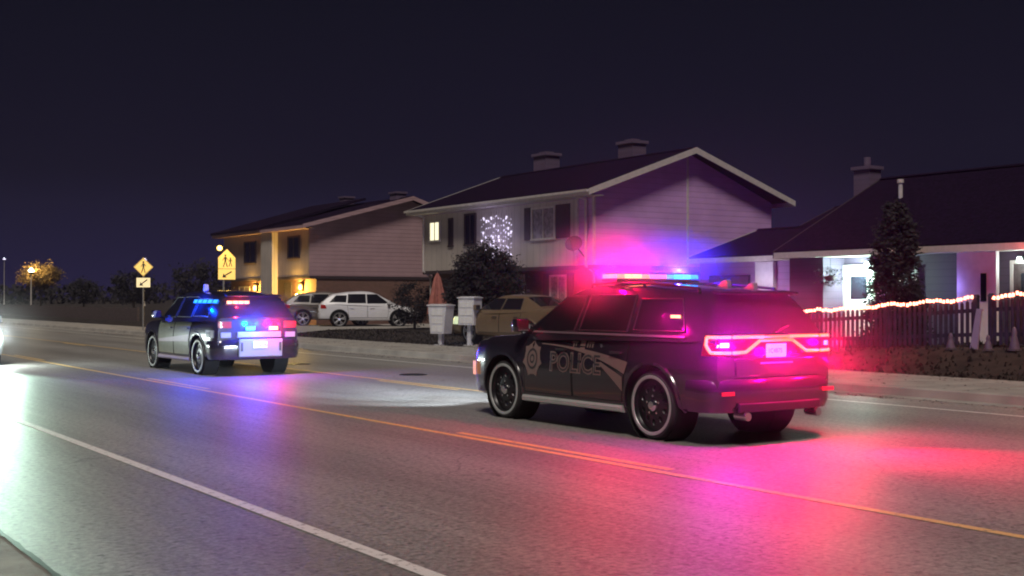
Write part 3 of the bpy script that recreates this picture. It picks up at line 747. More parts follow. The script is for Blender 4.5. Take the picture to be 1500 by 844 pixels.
# ------- second police car ahead
def police_cruiser():
    root = thing('police_suv', 'black police SUV farther ahead, its rear end lit white, with blue and red window strips', 'police car', (9.78, 26.5, 0))
    car = Car(**SUV)
    build_car(root, car, 'black_paint', (-1.52, 1.52), .392, .455,
        (.98, -.03, 1.02, -.03), (-.06, -1.00, -.06, -1.12),
        [(1.00,-.02,.34,-.04,1.20,1.635), (-.12,-1.05,-.12,-1.00,1.215,1.645), (-1.16,-2.02,-1.12,-1.80,1.235,1.60)],
        (1.16, .36, .93), (-2.44, -2.25, .90), wheel_style='police', doors_z=(.40,1.10), wheel_w=.26, door_paint='door_reflect')
    rb = sweep_bumper(root, .925, -2.50, .34, .76, -1, 'black_paint', 'rear_bumper', wrap=.38)
    fb = sweep_bumper(root, .80, 2.45, .30, .70, 1, 'black_paint', 'front_bumper', wrap=.40, bulge=.09)
    q = MB(); q.box(-.46,.50,-2.65,-2.60,.40,.77); pn = q.build('glare_panel', 'refl_white', root, bevel=.02)  # white panel imitates blown-out headlamp reflections on the bumper
    q = MB(); q.box(-.155,.155,-2.662,-2.651,.58,.72); pl = q.build('licence_plate', 'plate', root, bevel=.004)
    vs, fs = text_mesh('DG 06', .10); q = MB(); q.add([(x-.13, -2.6635, y+.615) for x, y, z in vs], fs); q.build('plate_number', 'trim_dark', pl)
    for sx in (-.40, .44):
        q = MB(); q.box(sx-.022, sx+.022, -2.658, -2.651, .52, .70); q.build('panel_slot', 'plastic', pn)
    q = MB(); q.box(-.46,.50,-2.560,-2.530,.80,.92); q.build('tailgate_strip', 'refl_white', root, bevel=.008)
    for s_ in (-1, 1):
        q = MB(); q.slab([[Vector((s_*x, -2.530+max(0,(x-.76))**2*1.5, z)) for z in (1.0,1.06,1.13)] for x in np.linspace(.58,.86,8)], (0,.02,0)); q.build('tail_light', 'e_tail_dim' if s_ > 0 else 'lens_red', root)
        q = MB(); q.box(*sorted((s_*.60, s_*.82)), -2.562, -2.535, .80, .91); q.build('reverse_light', 'refl_white', root, bevel=.006)
        q = MB(); q.grid(car.side_patch(s_, -2.06,-2.44,-2.06,-2.44,.80,.95,.012)); q.build('unit_number_panel', 'refl_white', root)
        if s_ < 0:
            vs, fs = text_mesh('305', .14); q = MB(); q.add([(-(car.sidex(-2.08-x*1.2, .82+y)+.016), -2.08-x*1.2, .82+y) for x, y, z in vs], fs); q.build('unit_number', 'plastic', root)
        q = MB(); q.grid(car.side_patch(s_, .95,-1.0,.95,-1.05,.60,.84,.012, nu=16, z0f=lambda u: .64+.05*u, z1f=lambda u: .70+.14*u)); q.build('side_stripe', 'decal_lav', root)
        q = MB(); q.sweep([(s_*.93,-1.04),(s_*.93,1.04)] if s_ > 0 else [(s_*.93,1.04),(s_*.93,-1.04)], [(-.08,.275),(.02,.27),(.04,.30),(.02,.35),(-.08,.36)]); q.build('sill', 'decal_lav', root, smooth=30)
        q = MB(); q.grid([[(s_*x, 2.51-max(0,(x-.5))**2*1.2, z) for z in (.80,.88,.95)] for x in np.linspace(.50,.76,7)]); q.build('headlight', 'lamp_lens', root)
    q = MB(); q.prism([(-.06,1.76),(.06,1.76),(.03,1.92),(-.03,1.92)], 'x', -.60, -.50); q.build('roof_antenna', 'decal_lav', root, (0,-.95,0), bevel=.015, smooth=40)
    q = MB(); q.sweep([(-.60,-2.30),(-.3,-2.34),(0,-2.35),(.3,-2.34),(.60,-2.30)], [(-.18,1.665),(.0,1.645),(.02,1.66),(.0,1.68),(-.18,1.70)]); q.build('roof_spoiler', 'black_paint', root, smooth=35)
    # strips of light in the quarter glass and the rear glass
    for sg in (-1, 1):
        q = MB()
        for k in range(5):
            ya = -.82-k*.27; q.grid(car.side_patch(sg, ya, ya-.22, ya, ya-.22, 1.515, 1.585, .022, nu=2, nv=1, cabin=True))
        q.build('side_light_strip', ('e_blue', 'e_cyan')[0] if sg < 0 else 'e_red', root)
    q = MB()
    for k in range(4): q.box(-.60+k*.125, -.60+k*.125+.11, -2.335, -2.315, 1.50, 1.56)
    q.build('rear_light_strip', 'e_redpink', root, bevel=.004)
    for xx, mm in ((-.18, 'e_cyan'), (.33, 'e_redpink')):
        q = MB(); q.box(xx-.10, xx+.10, -2.575, -2.545, .95, 1.03); q.build('rear_flasher', mm, root, bevel=.006)
    light('POINT', 'strip_blue_light', (-1.02, -1.3, 1.60), 130, (.0, .05, 1), root, size=0)
    light('POINT', 'strip_red_light', (-.35, -2.42, 1.58), 40, (1, .03, .03), root, size=0)
    light('POINT', 'rear_blue_flash', (-.18, -2.80, 1.08), 300, (.0, .06, 1), root, size=0)
    light('POINT', 'rear_red_flash', (.34, -2.80, 1.08), 80, (1, .0, .03), root, size=0)
    return root
cruiser = police_cruiser()

# ------- civilian vehicles
def civ(name, label, cat, spec, paint, loc, rz, style='road', kind='cross'):
    root = thing(name, label, cat, loc, rz, None)
    car = Car(**spec)
    if kind == 'cross':
        build_car(root, car, paint, (-1.36, 1.38), .35, .405, (.86,-.06,.90,-.06), (-.09,-.92,-.09,-1.00),
            [(.92,-.08,.36,-.10,1.07,1.49), (-.15,-.98,-.16,-.95,1.09,1.50), (-1.06,-1.80,-1.02,-1.50,1.13,1.44)],
            (1.20,.46,.93), (-2.12,-1.80,.88), doors_z=(.42,.99), wheel_style=style, trim='plastic', wheel_w=.22)
        rb = sweep_bumper(root, .84, -2.24, .36, .66, -1, paint, 'rear_bumper', wrap=.38)
        fb = sweep_bumper(root, .74, 2.22, .32, .60, 1, paint, 'front_bumper', wrap=.38, bulge=.08)
        ty, zh, hy = -2.24, .98, 2.20
    else:
        build_car(root, car, paint, (-1.44, 1.46), .335, .385, (.98,-.03,1.0,-.03), (-.06,-.98,-.06,-1.06),
            [(.95,-.03,.42,-.05,1.03,1.37), (-.10,-.98,-.12,-.85,1.045,1.37)],
            (1.12, .42, .93), (-1.74, -1.0, .90), doors_z=(.34,.94), wheel_style=style, wheel_w=.21)
        rb = sweep_bumper(root, .87, -2.47, .33, .66, -1, paint, 'rear_bumper')
        fb = sweep_bumper(root, .78, 2.45, .24, .55, 1, paint, 'front_bumper', wrap=.40, bulge=.09)
        ty, zh, hy = -2.49, .92, 2.46
    for s_ in (-1, 1):
        q = MB(); q.grid(car.side_patch(s_, ty+.03, ty+.30, ty+.03, ty+.24, zh-.14, zh+.04, .012)); q.build('tail_light', 'lens_red', root)
        q = MB(); q.grid(car.side_patch(s_, hy-.03, hy-.30, hy-.10, hy-.42, zh-.27, zh-.17, .012)); q.build('headlight', 'lamp_lens', root)
    q = MB(); yf = car.y1+.005; q.box(-.42,.42,yf-.03,yf+.012,.50,.64); q.build('grille', 'plastic', root, bevel=.01)
    q = MB(); q.box(-.16,.16,car.y0-.018,car.y0-.004,.72,.86); q.build('licence_plate', 'plate', root)
    return root
H1 = R(-90-15)      # heading toward image right, in the driveway
civ('parked_crossover', 'white crossover parked on the driveway in front of the tan house', 'car', CROSS, 'white_paint', (26.2, 50.9, .32), math.atan2(-.40, .92)-PI/2)
civ('parked_crossover', 'dull dark beige crossover parked behind the white crossover', 'car', CROSS, 'beige_paint', (25.6, 54.2-.6, .32), math.atan2(-.40, .92)-PI/2)
M['e_glint'] = emis('painted headlight glare', (.85, 1, .62), .7, (.5, .55, .4))
ts = civ('parked_sedan', 'gold tan sedan parked beyond the police SUV beside the white mailboxes', 'car', SEDAN, 'tan_paint', (21.25, 31.0, .24), R(6), kind='sedan')
q = MB(); q.grid(Car(**SEDAN).side_patch(-1, 2.44, 1.98, 2.40, 1.98, .56, .80, .02)); q.build('headlight', 'e_glint', ts)  # self-glowing patch on the fender paints headlight glare
oc = civ('oncoming_sedan', 'silver sedan coming toward the camera at the left edge with glaring headlights', 'car', SEDAN, 'silver_paint', (5.35, 33.4, 0), PI, kind='sedan')
for sx in (-.66, .66):
    q = MB(); q.lathe((sx, 2.47, .70), (0,1,0), [(0,.05),(.06,.045),(.095,.02),(.10,-.02)], 20); q.build('headlamp_bulb', 'e_head', oc, smooth=40)
    light('SPOT', 'oncoming_headlight_beam', (sx, 2.62, .72), 4200, (.66, 1.0, .80), oc, rot=(.13, 1, -.016), size=.05, spot=26, blend=1)
light('POINT', 'oncoming_glow', (-.66, 2.66, .74), 230, (.85, 1.0, .95), oc, size=.08)
light('POINT', 'oncoming_glow', (.66, 2.66, .74), 230, (.85, 1.0, .95), oc, size=.08)

# ------------------------------------------------------------------ houses
def window(parent, x, y0, y1, z0, z1, pane='pane', fr='trim', face='-x', mull=1, name='window'):
    """window on a wall facing -X at plane x"""
    f = MB(); t = .07
    f.box(x-.05, x+.01, y0, y0+t, z0, z1); f.box(x-.05, x+.01, y1-t, y1, z0, z1)
    f.box(x-.053, x+.01, y0-.03, y1+.03, z0-.05, z0+.02); f.box(x-.05, x+.01, y0+t, y1-t, z1-t, z1)
    for i in range(mull):
        c = y0+(y1-y0)*(i+1)/(mull+1); f.box(x-.04, x+.01, c-.02, c+.02, z0+.02, z1-t)
    w = f.build(name, fr, parent)
    p = MB(); p.box(x-.015, x+.012, y0+t-.01, y1-t+.01, z0+.021, z1-t+.01); p.build('pane', pane, w)
    return w
def gable_roof(parent, x0, x1, y0, y1, ze, zr, xr, over=.45, m='shingle', fm='trim', thick=.16, fv=None):
    """ridge along Y; roof edges at x0/x1 (already overhanging)"""
    b = MB()
    A = (x0, ze); Rg = (xr, zr); B = (x1, ze+.02)
    b.prism([A, Rg, B, (B[0], B[1]-.05), (xr, zr-.12), (A[0], A[1]-.05)], 'y', y0-over, y1+over)
    r = b.build('roof', m, parent)
    f = MB(); f.box(x0-.03, x0+.02, y0-over, y1+over, ze-.20, ze-.045); f.build('fascia', fm, r)
    f = MB(); f.box(x1-.02, x1+.03, y0-over, y1+over, ze-.18, ze-.025); f.build('fascia', fm, r)
    for yy in (y0-over-.03, y1+over-.01):
        q = MB(); q.prism([(x0-.03,ze-.20),(x0-.03,ze-.0),(xr,zr+.02),(x1+.03,ze+.02),(x1+.03,ze-.18),(xr,zr-.19)], 'y', yy, yy+.04); q.build('verge_board', fv or fm, r)
    s = MB(); s.box(x0+.021, x0+.62, y0-over+.02, y1+over-.02, ze-.20, ze-.185); s.build('soffit', fm, r)
    # ridge cap
    q = MB(); q.prism([(xr-.14,zr-.02),(xr,zr+.045),(xr+.14,zr-.02)], 'y', y0-over, y1+over); q.build('ridge_cap', m, r)
    return r
def two_storey(name, label, x0, x1, y0, y1, zo, ze, zr, xr, side_m, front_m, low_m, gable_m=None):
    root = thing(name, label, 'house', (x0, y0, 0))
    inv = Matrix.Translation((-x0, -y0, 0))
    class Sub: pass
    def P(mb): mb.v = [(v[0]-x0, v[1]-y0, v[2]) for v in mb.v]; return mb
    return root, P

def house_one():
    x0, x1, y0, y1 = 24.9, 33.2, 32.0, 43.4
    root = thing('two_storey_house', 'large pale two storey house behind the police SUV, its gable wall lit pink and purple', 'house')
    # upper storey
    b = MB(); b.prism([(x0,2.75),(x1,2.75),(x1,5.15),(29.05,6.74),(x0,5.15)], 'y', y0, y1); w = b.build('wall', 'side_bar_tint', root)
    b = MB(); b.box(x0-.03, x0-.002, y0+.95, y1+.0, 2.74, 5.0); b.build('front_cladding', 'panel_front', w)
    b = MB(); b.box(x0-.05, x0+.03, y0-.03, y0+.06, 2.74, 5.1); b.box(x0-.06, x0-.003, y0+.86, y0+.98, 2.74, 5.05)
    b.box(29.0, 29.09, y0-.02, y0-.002, 2.76, 6.6)
    b.build('corner_trim', 'trim', w)
    b = MB(); b.box(x0-.045, x1, y0-.04, y1, 2.60, 2.738); b.build('storey_band', 'trim_dark', root)
    b = MB(); b.box(x0+.35, x1-.1, y0+.01, y1-.1, 0, 2.60); b.build('lower_wall', 'brick', root)
    gable_roof(root, 24.35, 33.95, y0, y1, 5.22, 6.88, 29.05)
    # windows on the upper front: lit bathroom window, narrow, double windows with shutters
    window(root, x0-.032, 42.0, 42.85, 3.95, 4.75, 'pane_lit', mull=1)
    window(root, x0-.032, 41.0, 41.35, 3.70, 4.80, 'pane', 'shutter', 0)
    window(root, x0-.032, 39.3, 40.15, 3.70, 4.90, 'pane', 'shutter', 1)
    window(root, x0-.032, 34.15, 35.6, 3.72, 4.85, 'curtain', 'trim', 1)
    for (a, c) in ((33.3, 34.12), (35.63, 36.05)):
        s = MB(); s.box(x0-.06, x0-.033, a, c, 3.70, 4.87)
        for k in range(14): s.box(x0-.068, x0-.060, a+.05, c-.05, 3.76+k*.08, 3.80+k*.08)
        s.build('shutter', 'shutter', root)
    # lower front: white door, window with curtain
    b = MB(); b.box(x0+.30, x0+.348, 36.6, 37.5, .45, 2.5); d = b.build('door', 'white', root)
    for (a, c, e, f) in ((36.7,37.0,.6,1.3),(37.1,37.4,.6,1.3),(36.7,37.0,1.45,2.3),(37.1,37.4,1.45,2.3)):
        q = MB(); q.box(x0+.285, x0+.299, a, c, e, f); q.build('door_panel', 'trim', d)
    q = MB(); q.lathe((x0+.27, 36.68, 1.35), (-1,0,0), [(0,.03),(.03,.025),(.035,0),(.015,-.02)], 12); q.build('handle', 'chrome', d)
    window(root, x0+.347, 34.0, 35.0, 1.55, 2.45, 'curtain', 'trim', 1)
    for (a, c) in ((33.6, 33.97), (35.03, 35.4)):
        s = MB(); s.box(x0+.31, x0+.346, a, c, 1.5, 2.5); s.build('shutter', 'shutter', root)
    # chimneys
    for (cx, cy, top) in ((29.6, 41.3, 7.55), (31.0, 37.4, 7.75)):
        c = MB(); c.box(cx-.35, cx+.35, cy-.45, cy+.45, 5.9, top); c.box(cx-.42, cx+.42, cy-.52, cy+.52, top, top+.12); c.box(cx-.2, cx+.2, cy-.25, cy+.25, top+.12, top+.2)
        c.build('chimney', 'side_dusk', root)
    # satellite dish on the corner
    q = MB(); q.lathe((x0-.45, y0+.55, 3.45), (-.6,-.5,.45), [(0,-.05),(.15,-.035),(.30,.02)], 20); q.lathe((x0-.45, y0+.55, 3.45), (-.6,-.5,.45), [(0,-.045),(.15,-.03),(.30,.03)], 20)
    dsh = q.build('satellite_dish', 'trim_dark', root, smooth=40)
    q = MB(); q.cyl((x0-.03, y0+.35, 2.9), (x0-.42, y0+.52, 3.4), .022, n=8); q.cyl((x0-.5,y0+.5,3.15),(x0-.85,y0+.25,3.65), .012, n=6); q.build('dish_arm', 'trim_dark', dsh)
    return root
house_one()
for (nm_, par) in (('h1', [o for o in COL.objects if o.name.startswith('two_storey_house')][0]),):
    for yy in (43.25, 32.35):
        q = MB(); q.cyl((24.80, yy, 2.72), (24.80, yy, 4.95), .045, n=8); q.cyl((24.80, yy, 4.95), (24.36, yy, 5.06), .045, n=8); q.cyl((24.80, yy, 2.72), (25.15, yy, 2.5), .045, n=8); q.cyl((25.15, yy, 2.5), (25.15, yy, .4), .045, n=8)
        q.build('downpipe', 'trim', par, smooth=40)
    q = MB(); q.prism([(24.21,5.12),(24.31,5.12),(24.315,5.20),(24.20,5.20)], 'y', 31.55, 43.85); q.build('gutter', 'trim', par)
# projected light spots on the front of house one, imitated by glowing bulbs
t = thing('projected_spots', 'small white projected light spots on the front of the pale house, imitated by bulbs', 'projected light spots', (24.84, 37.9, 3.8))
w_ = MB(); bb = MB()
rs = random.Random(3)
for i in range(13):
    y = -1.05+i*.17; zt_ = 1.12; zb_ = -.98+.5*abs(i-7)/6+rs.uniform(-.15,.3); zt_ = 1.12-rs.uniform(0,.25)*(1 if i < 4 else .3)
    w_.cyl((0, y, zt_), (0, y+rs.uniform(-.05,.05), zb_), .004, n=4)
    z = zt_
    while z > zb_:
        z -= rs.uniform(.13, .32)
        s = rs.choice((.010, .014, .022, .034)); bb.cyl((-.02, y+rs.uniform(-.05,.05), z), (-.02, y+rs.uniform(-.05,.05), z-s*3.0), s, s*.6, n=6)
w_.build('wire', 'wire', t); bb.build('bulbs', 'e_pale_spot', t)['kind'] = 'stuff'
light('POINT', 'spot_glow', (-.9, 0, 0), 26, (.62, .52, 1), t, size=.3)  # added lamp, spreads violet light from the imitated spots

def house_two():
    x0, x1, y0, y1 = 25.3, 35.2, 55.4, 67.0
    root = thing('two_storey_house', 'tan two storey house farther left with two yellow porch lights and a dim gable wall', 'house')
    b = MB(); b.prism([(x0,2.75),(x1,2.75),(x1,5.2),(30.9,6.75),(x0,5.2)], 'y', y0, y1); w = b.build('wall', 'side_tan', root)
    b = MB(); b.box(x0-.03, x0-.002, y0+.05, y1, 2.74, 5.05); b.build('front_cladding', 'panel_tan', w)
    b = MB(); b.box(x0-.045, x1, y0-.04, y1, 2.60, 2.738); b.build('storey_band', 'trim_dark', root)
    b = MB(); b.box(x0+.35, x1-.1, y0+.01, y1-.1, 0, 2.60); b.build('lower_wall', 'brick_red', root)
    # projecting lighter bay between the two flats
    b = MB(); b.box(x0-.35, x0-.031, 59.3, 60.8, .3, 5.1); b.build('entrance_bay', 'panel_front', root)
    gable_roof(root, 24.75, 35.9, y0, y1, 5.27, 6.9, 30.9, fm='side_tan')
    b = MB(); b.prism([(24.6,5.34),(30.9,7.2),(30.9,7.08),(24.6,5.2)], 'y', 60.3, 67.4); b.build('raised_roof_section', 'shingle', root)
    window(root, x0-.032, 56.5, 58.0, 3.70, 4.80, 'pane', 'shutter', 1)
    window(root, x0-.032, 62.2, 63.9, 3.60, 4.75, 'pane', 'shutter', 1)
    b = MB(); b.box(x0+.30, x0+.348, 58.3, 59.2, .4, 2.45); d = b.build('door', 'wood', root); q = MB(); q.lathe((x0+.27,58.42,1.4),(-1,0,0),[(0,.03),(.03,.02),(.02,-.03)],10); q.build('handle','chrome',d)
    b = MB(); b.box(x0+.30, x0+.348, 61.0, 61.9, .4, 2.45); d = b.build('door', 'wood', root); q = MB(); q.lathe((x0+.27,61.8,1.4),(-1,0,0),[(0,.03),(.03,.02),(.02,-.03)],10); q.build('handle','chrome',d)
    window(root, x0+.347, 64.0, 65.6, 1.2, 2.3, 'curtain', 'trim', 1)
    for (yy, e) in ((56.9, 560), (62.9, 330)):
        q = MB(); q.box(x0+.24, x0+.348, yy-.06, yy+.06, 2.02, 2.40); q.prism([(x0+.08,2.36),(x0+.34,2.36),(x0+.21,2.50)], 'y', yy-.12, yy+.12); lp = q.build('porch_lamp', 'plastic', root)
        q = MB(); q.lathe((x0+.17, yy, 2.19), (0,0,1), [(0,-.15),(.07,-.12),(.085,0),(.07,.12),(0,.15)], 14); q.build('bulb', 'e_warm', lp, smooth=40)
        light('POINT', 'porch_light', (x0-.12, yy, 2.15), e, (1, .58, .10), root, size=.1)
    for (cx, cy, top) in ((30.9, 56.6, 7.15), (31.8, 64.5, 7.5)):
        c = MB(); c.box(cx-.3, cx+.3, cy-.35, cy+.35, 6.0, top); c.box(cx-.36, cx+.36, cy-.41, cy+.41, top, top+.1); c.build('chimney', 'side_dusk', root)
    return root
house_two()

def house_three():
    """long low duplex on the right"""
    root = thing('bungalow', 'long low dark roofed bungalow on the right with lit porches behind the fence', 'house')
    xf = 25.6; ya, yb = 8.0, 23.2
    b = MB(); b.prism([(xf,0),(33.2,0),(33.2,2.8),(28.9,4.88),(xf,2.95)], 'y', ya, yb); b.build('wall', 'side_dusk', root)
    gable_roof(root, 24.45, 33.9, ya, yb, 2.90, 5.12, 28.9, over=.25, fv='trim_dark')
    # left end of the porch: flush siding wall coming forward, pillar
    b = MB(); b.box(24.75, 25.595, 22.0, 23.18, 0, 2.70); b.build('porch_end_wall', 'side_dusk', root)
    b = MB(); b.box(24.72, 24.86, 20.05, 20.19, .4, 2.70); b.prism([(24.72,2.35),(24.86,2.35),(24.86,2.7),(24.3+.2,2.7)], 'y', 20.06, 20.18); b.build('porch_post', 'side_bar_tint', root)
    # porch 1: door, window, lamp
    def door(y0, y1, m, zt=2.42, slot=False):
        q = MB(); q.box(xf-.05, xf-.003, y0, y1, .55, zt); d = q.build('door', m, root)
        q = MB(); q.box(xf-.075, xf-.051, y0-.08, y0, .5, zt+.08); q.box(xf-.075, xf-.051, y1, y1+.08, .5, zt+.08); q.box(xf-.075, xf-.051, y0, y1, zt, zt+.08); q.build('door_frame', 'trim', d)
        q = MB()
        if slot: q.box(xf-.062, xf-.051, y0+.22, y0+.36, 1.55, 2.15)
        else: q.box(xf-.062, xf-.051, y0+.2, y1-.2, 1.6, 2.2)
        q.build('door_glass', 'pane', d)
        q = MB(); q.lathe((xf-.08, y0+.1, 1.5), (-1,0,0), [(0,.03),(.03,.02),(.02,-.03)], 10); q.build('handle', 'chrome', d)
    door(22.0-.98, 21.95, 'white')
    window(root, xf-.003, 20.0-.35, 20.75, 1.15, 2.45, 'curtain', 'trim', 1)
    # porch 2
    b = MB(); b.box(24.95, 25.07, 17.0, 18.05, .4, 2.70); pl = b.build('porch_screen', 'white', root)
    q = MB(); q.box(24.935, 24.949, 17.25, 17.40, 1.55, 2.20); q.build('screen_slot', 'pane', pl)
    window(root, xf-.003, 14.75, 15.75, .95, 2.55, 'pane', 'trim', 0)
    window(root, xf-.003, 13.2, 14.55, .95, 2.55, 'curtain', 'trim', 2)
    door(16.0, 16.95, 'wood')
    # lamps
    q = MB(); q.box(xf-.10, xf-.003, 21.55-.55, 21.7-.55, 2.50, 2.62); lp = q.build('porch_lamp', 'plastic', root)
    q = MB(); q.lathe((xf-.20, 21.08, 2.50), (0,0,1), [(0,-.12),(.07,-.10),(.08,0),(.05,.08),(0,.09)], 14); q.build('bulb', 'e_cool', lp, smooth=40)
    light('POINT', 'porch_light', (xf-.45, 21.3, 2.25), 260, (.62, 1, .85), root, size=.12)
    for dy in (-.13, .17):
        q = MB(); q.box(xf-.10, xf-.003, 16.55+dy-.05, 16.55+dy+.05, 2.50, 2.60); lp = q.build('porch_lamp', 'plastic', root)
        q = MB(); q.lathe((xf-.17, 16.55+dy, 2.52), (0,0,1), [(0,-.08),(.05,-.07),(.06,0),(.04,.05),(0,.06)], 14); q.build('bulb', 'e_cool', lp, smooth=40)
    light('POINT', 'porch_light', (xf-.40, 16.6, 2.35), 14, (.8, 1, .95), root, size=.1)
    light('POINT', 'screen_light', (24.7, 18.25, 1.9), 10, (.35, .25, 1), root, size=.1)
    # attached garage wing, set back on the left
    b = MB(); b.prism([(27.2,0),(33,0),(33,2.8),(30.1,3.75),(27.2,2.8)], 'y', 23.25, 29.4); b.build('garage_wall', 'side_bar_tint', root)
    gable_roof(root, 26.9, 33.4, 23.9, 29.4, 2.95, 3.95, 30.1, over=.2)
    b = MB(); b.box(27.15, 27.198, 27.1, 28.9, .4, 2.35)
    g = b.build('garage_door', 'trim_dark', root)
    b = MB()
    for k in range(4): b.box(27.138, 27.149, 27.15, 28.85, .5+k*.46, .5+k*.46+.42)
    b.build('door_panels', 'side_dusk', g)
    b = MB(); b.box(27.05, 27.197, 26.0, 26.75, .3, 2.74); b.build('pilaster', 'white', root)
    window(root, 27.197, 24.6, 25.2, 1.35, 2.35, 'pane', 'trim', 0)
    light('POINT', 'garage_light', (26.4, 26.3, 2.3), 16, (.75, .62, 1), root, size=.1)
    # vents on the roof
    for (cx, cy) in ((27.4, 21.6),):
        zz = 2.9+(cx-24.45)*.5; q = MB(); q.cyl((cx, cy, zz-.1), (cx, cy, zz+.45), .06, n=10); q.cyl((cx,cy,zz+.40),(cx,cy,zz+.50),.09,n=10); q.build('roof_vent', 'trim', root)
    # red lamp under the eave at the right
    q = MB(); q.box(24.42, 24.50, 16.15-.55, 16.3-.55, 2.72, 2.84); q.cyl((24.40,15.68,2.42),(24.40,15.68,2.72),.09,.06,n=12); q.build('eave_lantern', 'e_redlamp', root)
    light('POINT', 'eave_red_light', (24.1, 15.6, 2.5), 26, (1, .10, .06), root, size=.1)
    return root
house_three()
# back house seen over the roofs
root = thing('back_house', 'dim house behind the bungalow with a tall chimney showing above its roof', 'house')
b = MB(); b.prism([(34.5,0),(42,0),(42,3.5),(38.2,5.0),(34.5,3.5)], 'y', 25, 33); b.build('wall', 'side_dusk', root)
gable_roof(root, 34.0, 42.5, 25, 33, 3.6, 5.3, 38.2, over=.3, fm='trim_dark')
b = MB(); b.box(33.75,34.35,27.9,28.6,0,6.1); b.box(33.68,34.42,27.83,28.67,6.1,6.22); b.cyl((34.05,28.25,6.2),(34.05,28.25,6.55),.12,n=10); b.build('chimney', 'side_dusk', root)
window(root, 34.497, 30.6, 31.5, 1.5, 2.6)

# hanging basket at the porch
t = thing('hanging_basket', 'hanging plant basket under the porch eave beside the bright porch light', 'plant basket', (24.75, 21.75, 2.2))
q = MB(); q.lathe((0,0,0), (0,0,1), [(0,-.14),(.10,-.12),(.17,0),(.165,0)], 14); q.build('basket', 'wood', t)
q = MB(); q.cyl((0,0,0),(0,0,.52),.006,n=4); q.build('hanger', 'wire', t)
q = MB()
for i in range(420):
    a = random.uniform(0,2*PI); r = random.uniform(0,.34)**.8; z = random.uniform(-.30,.26)*(1-r); s = random.uniform(.02,.05)
    c = Vector((r*math.cos(a), r*math.sin(a), z)); u = Vector((random.gauss(0,1),random.gauss(0,1),random.gauss(0,1))).normalized(); v = u.orthogonal().normalized()
    q.add([c-u*s, c+v*s*.5, c+u*s, c-v*s*.5], [(0,1,2,3)])
q.build('foliage', 'leafdark', t)

# ------------------------------------------------------------------ plants
def foliage(shape, n, s0, s1, rnd, clumps=None):
    b = MB(); cl = []
    for _ in range(clumps or 60):
        cl.append(shape(rnd))
    for i in range(n):
        c0 = cl[rnd.randrange(len(cl))]
        c = c0[0]+Vector((rnd.gauss(0,1), rnd.gauss(0,1), rnd.gauss(0,1)))*c0[1]
        s = rnd.uniform(s0, s1); u = Vector((rnd.gauss(0,1),rnd.gauss(0,1),rnd.gauss(0,1))).normalized(); v = u.orthogonal().normalized()
        b.add([c-u*s, c+v*s*.45, c+u*s, c-v*s*.45], [(0,1,2,3)])
    return b
def cone_shape(h, r, base=.1, p=.8):
    def f(rnd):
        t = rnd.random()**1.3; a = rnd.uniform(0, 2*PI); rr = r*(1-t)**p*math.sqrt(rnd.uniform(.25,1))*rnd.uniform(.8,1.08)
        return Vector((rr*math.cos(a), rr*math.sin(a), base+t*h)), .06+.05*(1-t)
    return f
def round_shape(h0, h1, r):
    def f(rnd):
        while True:
            p = Vector((rnd.uniform(-1,1), rnd.uniform(-1,1), rnd.uniform(-1,1)))
            if .3 < p.length < 1: break
        return Vector((p.x*r, p.y*r, (h0+h1)/2+p.z*(h1-h0)/2)), r*rnd.uniform(.06,.15)
    return f
def shrub(name, label, cat, loc, shape, n, s0, s1, h, m='leafdark', seed=1, clumps=60, tr=.07, group=None, limbs=5):
    rnd = random.Random(seed); t = thing(name, label, cat, loc, group=group)
    q = MB(); q.cyl((0,0,-.1), (0,0,h*.55), tr, tr*.55, n=8)
    for k in range(limbs):
        a = 2*PI*k/limbs+.5; q.cyl((0,0,h*(.25+.05*k)), (math.cos(a)*h*.16, math.sin(a)*h*.16, h*(.55+.04*k)), tr*.45, tr*.15, n=5)
    q.build('trunk', 'bark', t)
    foliage(shape, n, s0, s1, rnd, clumps).build('crown', m, t)
    return t
shrub('conifer_shrub', 'broad dark rounded evergreen shrub in front of the pale house', 'shrub', (23.3, 36.3, .3), round_shape(-.2, 3.15, 1.35), 26000, .05, .10, 2.8, seed=2, clumps=700)
shrub('juniper_tree', 'tall dark columnar juniper between the two bungalow porches', 'tree', (23.4, 18.6, .5), cone_shape(3.3, .75, .0, .35), 16000, .035, .08, 3.4, seed=4, clumps=420)
shrub('bush', 'low dark bush by the wall left of the parked crossovers', 'shrub', (23.6, 56.6, .3), round_shape(0, 1.5, 1.2), 3500, .04, .08, 1.4, seed=9, clumps=80)
shrub('bush', 'dark bush against the left end of the tan house', 'shrub', (23.8, 62.6, .3), round_shape(0, 1.7, 1.5), 3500, .04, .08, 1.4, seed=10, clumps=80)
shrub('bush', 'dark bush in the unlit gap between the tan house and the pale house', 'shrub', (25.6, 45.4, .3), round_shape(0, 2.0, 1.0), 4000, .04, .08, 1.6, seed=11, clumps=90)
shrub('street_tree', 'small yellow leafed tree lit by the distant street lamp', 'tree', (36.0, 158.5, .3), round_shape(2.6, 5.6, 2.6), 4500, .10, .22, 4.5, 'leafyellow', seed=12, clumps=90, tr=.12)
# far background trees
rnd = random.Random(20)
labs = [('far dark tree beyond the street lamp at the left edge', 30, 190), ('far dark tree right of the distant street lamp', 52, 200), ('low far tree left of the diamond sign', 42, 140), ('far bushy tree behind the diamond sign', 40, 112), ('dark tree left of the tan house roof', 40, 90)]
for i, (lb, x, y) in enumerate(labs):
    h = rnd.uniform(3.0, 5.0)
    shrub('distant_tree', lb, 'tree', (x, y, .3), round_shape(.8, h, h*.55), 2600, .12, .26, h*.8, seed=30+i, clumps=60, tr=.15, group='trees on the horizon')
